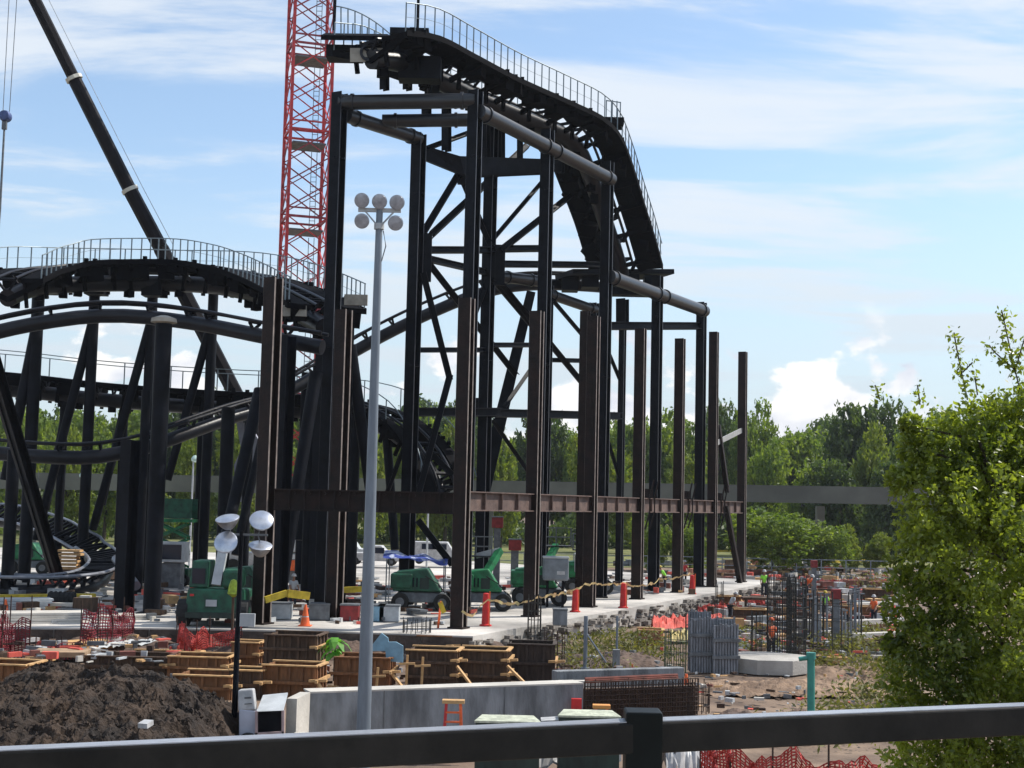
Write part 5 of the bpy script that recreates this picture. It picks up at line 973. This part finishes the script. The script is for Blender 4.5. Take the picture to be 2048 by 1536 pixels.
for a_ in (-3, -1, 1, 3): MB().beam(c + V((a_, 0, -.05)), c + V((a_, 0, -.9)), .15, .15, (0, 1, 0)).build('leg', woodd, th)
# concrete stub box in the dirt and timbers
th = thing('concrete_box', 'weathered grey concrete box sunk in the dirt above the right rail', 'concrete box', G(1520, 1465, LOW)); c = V((P(1522, 1430, 44).x, 44, LOW)); MB().hexa([c + V(v) for v in ((-.6, -.5, -.2), (.5, -.5, -.2), (.5, .6, -.2), (-.6, .6, -.2), (-.68, -.55, .5), (.62, -.55, .5), (.6, .6, .5), (-.66, .6, .5))]).build('block', concd, th, bevel=.03)
# banks of dirt
def bank(label, x0, x1, py, h, w_, seed, m, nm='dirt_bank'):
    a, b = G(x0, py, LOW), G(x1, py, LOW); n1, n2 = 90, 22; mb = MB()
    for j in range(n2):
        v = j / (n2 - 1) * 2 - 1
        for i in range(n1):
            u_ = i / (n1 - 1); q = a.lerp(b, u_) + V((0, v * w_, 0)); e = V((q.x, q.y, seed)); mb.v.append((q.x, q.y, LOW - .12 + h * (1 - v * v) * min(1, 6 * u_, 6 * (1 - u_)) * (.6 + .7 * noise.noise(e * .6)) + .16 * noise.noise(e * 1.9) + .07 * noise.noise(e * 5)))
    for j in range(n2 - 1):
        for i in range(n1 - 1): k = j * n1 + i; mb.f.append((k, k + 1, k + n1 + 1, k + n1))
    return tag(mb.build(nm, m), label, 'dirt bank')
dsoil = mat('wet_soil', (.045, .03, .024), .9, 0, 0, 1.5, .6, 8, col2=(.14, .09, .065)); lsoil = mat('dry_soil', (.12, .075, .048), .95, 0, 0, .8, .5, 8, col2=(.3, .2, .13))
bank('dark excavated bank of wet soil above the right rail', 1390, 1790, 1442, .55, 1.8, 3, dsoil); bank('dry tan bank of dirt below the octagonal footing', 1390, 1780, 1372, .4, 2.2, 9, lsoil); bank('rough dirt bank behind the low far wall', 1120, 1330, 1322, .7, 2.5, 13, dsoil); bank('dark bank between the slab edge and the formwork row', 380, 1120, 1308, 1.0, 1.6, 17, dsoil); bank('bare dirt ridge left of the near leafy tree', 1600, 1800, 1345, .5, 2.2, 23, lsoil)
bank('dark rutted bank behind the left formwork', -80, 500, 1306, 1.0, 1.8, 29, dsoil)
for k_, (px, py, w_, lab) in enumerate(((1455, 1215, 46, 'small timber shutter below the slab end'), (1500, 1245, 60, 'timber shutter left of the dense cages'), (1640, 1215, 60, 'timber shutter behind the shoring props'), (1720, 1235, 66, 'timber shutter at the right among the grey blocks'), (1755, 1205, 50, 'small far timber shutter beside the leafy tree'), (1300, 1290, 44, 'small shutter left of the green bar cage'))):
    formwork(lab, px, py, w_, 22 + 4 * (k_ % 3), 1.2, -.1, (wood, woodd, SAL)[k_ % 3], 0, 2, 1, 4)
net('orange red net strung beyond the grey form panels', ((1395, 1232), (1460, 1222), (1530, 1212)), .8, netm); net('orange red net along the far side by the dark red blocks', ((1600, 1180), (1700, 1172), (1780, 1172)), .9, netm)
# weeds and scraps
def weeds(nm, label, spots, seed):
    r = np.random.RandomState(seed); ps = []
    for px, py, rad, h, n in spots:
        c = G(px, py, LOW); ps.append(np.stack([r.normal(c.x, rad, n), r.normal(c.y, rad, n), LOW + r.uniform(0, 1, n) ** 1.3 * h], 1))
    p = np.concatenate(ps); me = leaves(nm, p, r.normal(size=p.shape), .2, weed, r, .4); o = bpy.data.objects.new(nm, me); C.objects.link(o); return tag(o, label, 'weeds', kind='stuff')
weeds('weeds', 'scattered yellow green weeds between the slab edge and the near leafy tree', [(1150, 1312, .8, .5, 400), (1210, 1300, 1.2, .8, 900), (1270, 1295, .9, .9, 700), (1180, 1335, .8, .5, 300), (1320, 1320, .7, .6, 300), (1500, 1300, 1.2, .5, 500), (1700, 1310, 1.0, 1.0, 1100), (1660, 1330, .9, .6, 500), (1740, 1280, 1.2, .9, 700), (1760, 1350, .8, .8, 700), (1700, 1440, .9, .6, 700), (1640, 1470, 1.2, .4, 400), (1770, 1180, 2.0, 1.6, 900), (1490, 1270, 1, .5, 300), (1740, 1400, .7, .7, 500), (1600, 1640, .7, .6, 600)], 4)
def scraps(nm, label, n, x0, x1, y0, y1, z, seed, sz):
    q = random.Random(seed); o = []
    groups = {}
    for k in range(n):
        m_ = q.choice([conw, woodl, woodd, rebar, whiteg, greys, salm, brk_, concd, white, woodd, greys]); groups.setdefault(m_.name, (MB(), m_))[0].box(G(q.uniform(x0, x1), q.uniform(y0, y1), z) + V((0, 0, q.uniform(.02, .25) * sz)), (q.uniform(.1, 1.0) * sz, q.uniform(.06, .4) * sz, q.uniform(.04, .35) * sz), q.uniform(-1.5, 1.5))
    me = bpy.data.meshes.new(nm); vs = []; fs = []; mi = []
    for gi, (b, m_) in enumerate(groups.values()):
        o_ = len(vs); vs += b.v; fs += [tuple(i + o_ for i in f) for f in b.f]; mi += [gi] * len(b.f); me.materials.append(m_)
    me.from_pydata(vs, [], fs); me.polygons.foreach_set('material_index', mi); o = bpy.data.objects.new(nm, me); C.objects.link(o); return tag(o, label, 'debris', kind='stuff')
scraps('debris', 'scattered offcuts and rubble across the right of the site beyond the footing', 1100, 1400, 1790, 1140, 1330, LOW, 1, 1.0); scraps('debris', 'scraps and tools littering the slab among the legs', 300, -40, 960, 1165, 1250, 0, 2, .8); scraps('debris', 'litter of offcuts around the formwork row', 260, 330, 1360, 1300, 1400, LOW, 3, .6); scraps('debris', 'small litter on the dirt above the right rail', 120, 1380, 1760, 1350, 1460, LOW, 4, .45); scraps('debris', 'offcuts strewn behind the left formwork', 160, -40, 360, 1262, 1330, -.5, 5, .8)
# ---------------------------------------------------------------- workers
def person(label, px, py, z, H=1.78, rz=0, shirt=orange, trous=denim, hat=white, lean=0.0, arms=((.1, -.25), (.1, -.3)), D=None):
    c = G(px, py, z) if D is None else V((P(px, py, D).x, D, z)); k = H / 1.78
    ca, sa = math.cos(lean), math.sin(lean)
    def T(x, y, zz):    # lean the upper body forward (towards -y)
        if zz > .95: d = zz - .95; y, zz = y * ca - d * sa, .95 + d * ca + y * sa
        return (x * k, y * k, zz * k)
    v = [T(0, 0, .95), T(0, 0, 1.15), T(0, .01, 1.35), T(0, .0, 1.5), T(0, -.02, 1.6), T(0, -.02, 1.7), T(0, -.01, 1.76)]; rr = [.14, .125, .15, .055, .075, .095, .06]; e = [(i, i + 1) for i in range(6)]
    v.append(T(0, -.11, 1.655)); rr.append(.02); e.append((5, len(v) - 1))       # nose
    def arm(s, fx, fy):
        b = len(v); pts = [(s * .17, 0, 1.43), (s * .24, fy * .3, 1.18), (s * (.24 + fx * .4), fy, .98), (s * (.24 + fx * .5), fy * 1.3, .9)]; r_ = [.055, .042, .03, .036]
        for p, q in zip(pts, r_): v.append(T(*p)); rr.append(q)
        e.extend([(2, b), (b, b + 1), (b + 1, b + 2), (b + 2, b + 3)])
        for f in range(5):
            l_ = (.055, .085, .092, .085, .068)[f]; ox = (f - 2) * .018; a = len(v); x, y, zz = pts[3]
            if f == 0: v.append(T(x - s * .04, y - .03, zz - .02)); rr.append(.009); e.append((b + 3, a)); v.append(T(x - s * .05, y - .045, zz - .05)); rr.append(.008); e.append((a, a + 1))
            else: v.append(T(x, y + ox, zz - l_ * .55)); rr.append(.009); e.append((b + 3, a)); v.append(T(x - s * .01, y + ox - .01, zz - l_)); rr.append(.008); e.append((a, a + 1))
    arm(1, *arms[0]); arm(-1, *arms[1])
    for s in (-1, 1):
        b = len(v)
        for p, q in (((s * .1, 0, .88), .095), ((s * .12, -.02, .5), .062), ((s * .13, .02, .1), .045), ((s * .14, -.12, .04), .035)): v.append(T(*p)); rr.append(q)
        e.extend([(0, b), (b, b + 1), (b + 1, b + 2), (b + 2, b + 3)])
    def sk(nm, vv, ee, ra, m, par=None):
        me = bpy.data.meshes.new(nm); me.from_pydata(vv, ee, []); me.materials.append(m); o = bpy.data.objects.new(nm, me); C.objects.link(o); md = o.modifiers.new('skin', 'SKIN'); sv = me.skin_vertices[0].data
        for i, q in enumerate(ra): sv[i].radius = (q, q); sv[i].use_root = (i == 0)
        md.use_smooth_shade = True; ss = o.modifiers.new('smooth', 'SUBSURF'); ss.levels = ss.render_levels = 1
        if par: o.parent = par
        return o
    o = sk('person', v, e, rr, skin); o.location = c; o.rotation_euler = (0, 0, rz); tag(o, label, 'person')
    sv = [T(0, 0, .9), T(0, 0, 1.15), T(0, .01, 1.37), T(.18, 0, 1.43), T(.235, arms[0][1] * .25, 1.2), T(-.18, 0, 1.43), T(-.235, arms[1][1] * .25, 1.2)]; sk('shirt', sv, [(0, 1), (1, 2), (2, 3), (3, 4), (2, 5), (5, 6)], [.165, .155, .175, .072, .062, .072, .062], shirt, o)
    tv = [T(0, 0, .93)] + [T(*p) for s in (-1, 1) for p in ((s * .1, 0, .85), (s * .12, -.02, .5), (s * .13, .015, .12))]; sk('trousers', tv, [(0, 1), (1, 2), (2, 3), (0, 4), (4, 5), (5, 6)], [.16, .115, .085, .075, .115, .085, .075], trous, o)
    hp_ = V(T(0, -.015, 1.735)); MB().lathe(hp_, [(.15, -.02), (.15, 0), (.125, .01), (.12, .07), (.07, .12), (.01, .13)], (0, -sa * .5, 1), 14).build('hard_hat', hat, None, True).parent = o
    ho = o.children[-1]; ho.location = ho.location
    return o
person('worker in orange vest and dark trousers standing behind the dense rebar cage', 1542, 1318, LOW, 1.85, .3, orange, denim, orange, 0, ((.1, -.3), (.1, -.4)))
person('worker in lime vest standing on the timber platform beyond the rebar', 1528, 1170, -.02, 1.8, 0, lime, denim, white, .1, D=96); person('worker in orange bending over on the timber platform right of the lime vest', 1612, 1165, -.02, 1.8, .6, orange, denim, white, .8, D=96.2)
person('worker in orange shirt bending at the right beside the shoring props', 1694, 1262, LOW, 1.8, 1.0, mat('orange_shirt', (.6, .22, .04), .8, 0, .2, 5), denim, woodl, .6); person('worker in red shirt half hidden behind the fifth rusty column', 1368, 1168, 0, 1.78, .2, redb, denim, white, .1)
person('worker in pale shirt and white hard hat beside the telehandler', 585, 1215, 0, 1.78, .4, whiteg, denim, white, .1)

scraps('debris', 'tools, drums and offcuts crowded on the slab around the feet of the legs', 260, -40, 940, 1158, 1236, 0, 8, 1.5); scraps('debris', 'taller building materials massed beyond the footing at right', 420, 1420, 1790, 1130, 1260, LOW, 9, 1.7); scraps('debris', 'materials strewn under the frame along the tape', 160, 940, 1400, 1150, 1190, 0, 10, 1.2)
for i_, (px, py, z_, sh, lab) in enumerate(((655, 1212, 0, lime, 'worker in lime vest on the slab behind the left tall leg'), (905, 1205, 0, orange, 'worker in orange vest beside the first green boom lift'), (1460, 1240, LOW, whiteg, 'worker in pale shirt walking below the slab end'), (1650, 1240, LOW, lime, 'worker in lime vest among the shoring props'), (250, 1215, 0, orange, 'worker in orange vest near the pale red net at left'), (1330, 1180, 0, lime, 'worker in lime vest behind the tape between the fourth and fifth rusty columns'), (1748, 1250, LOW, orange, 'worker in orange vest by the pale planks near the leafy tree'))):
    person(lab, px, py, z_, 1.78, i_ * .9, sh, denim, (white, yellow)[i_ % 2], .25 * (i_ % 3))
# ---------------------------------------------------------------- haze
hm = bpy.data.materials.new('haze'); hm.use_nodes = True; n_ = hm.node_tree.nodes; n_.remove(n_['Principled BSDF']); pv = n_.new('ShaderNodeVolumePrincipled')
pv.inputs['Density'].default_value = .0001; pv.inputs['Color'].default_value = (.86, .92, 1, 1); pv.inputs['Anisotropy'].default_value = .3; hm.node_tree.links.new(pv.outputs[0], n_['Material Output'].inputs['Volume'])
ho_ = MB().box((0, 165, 24.5), (520, 400, 54)).build('haze', hm); ho_['kind'] = 'stuff'
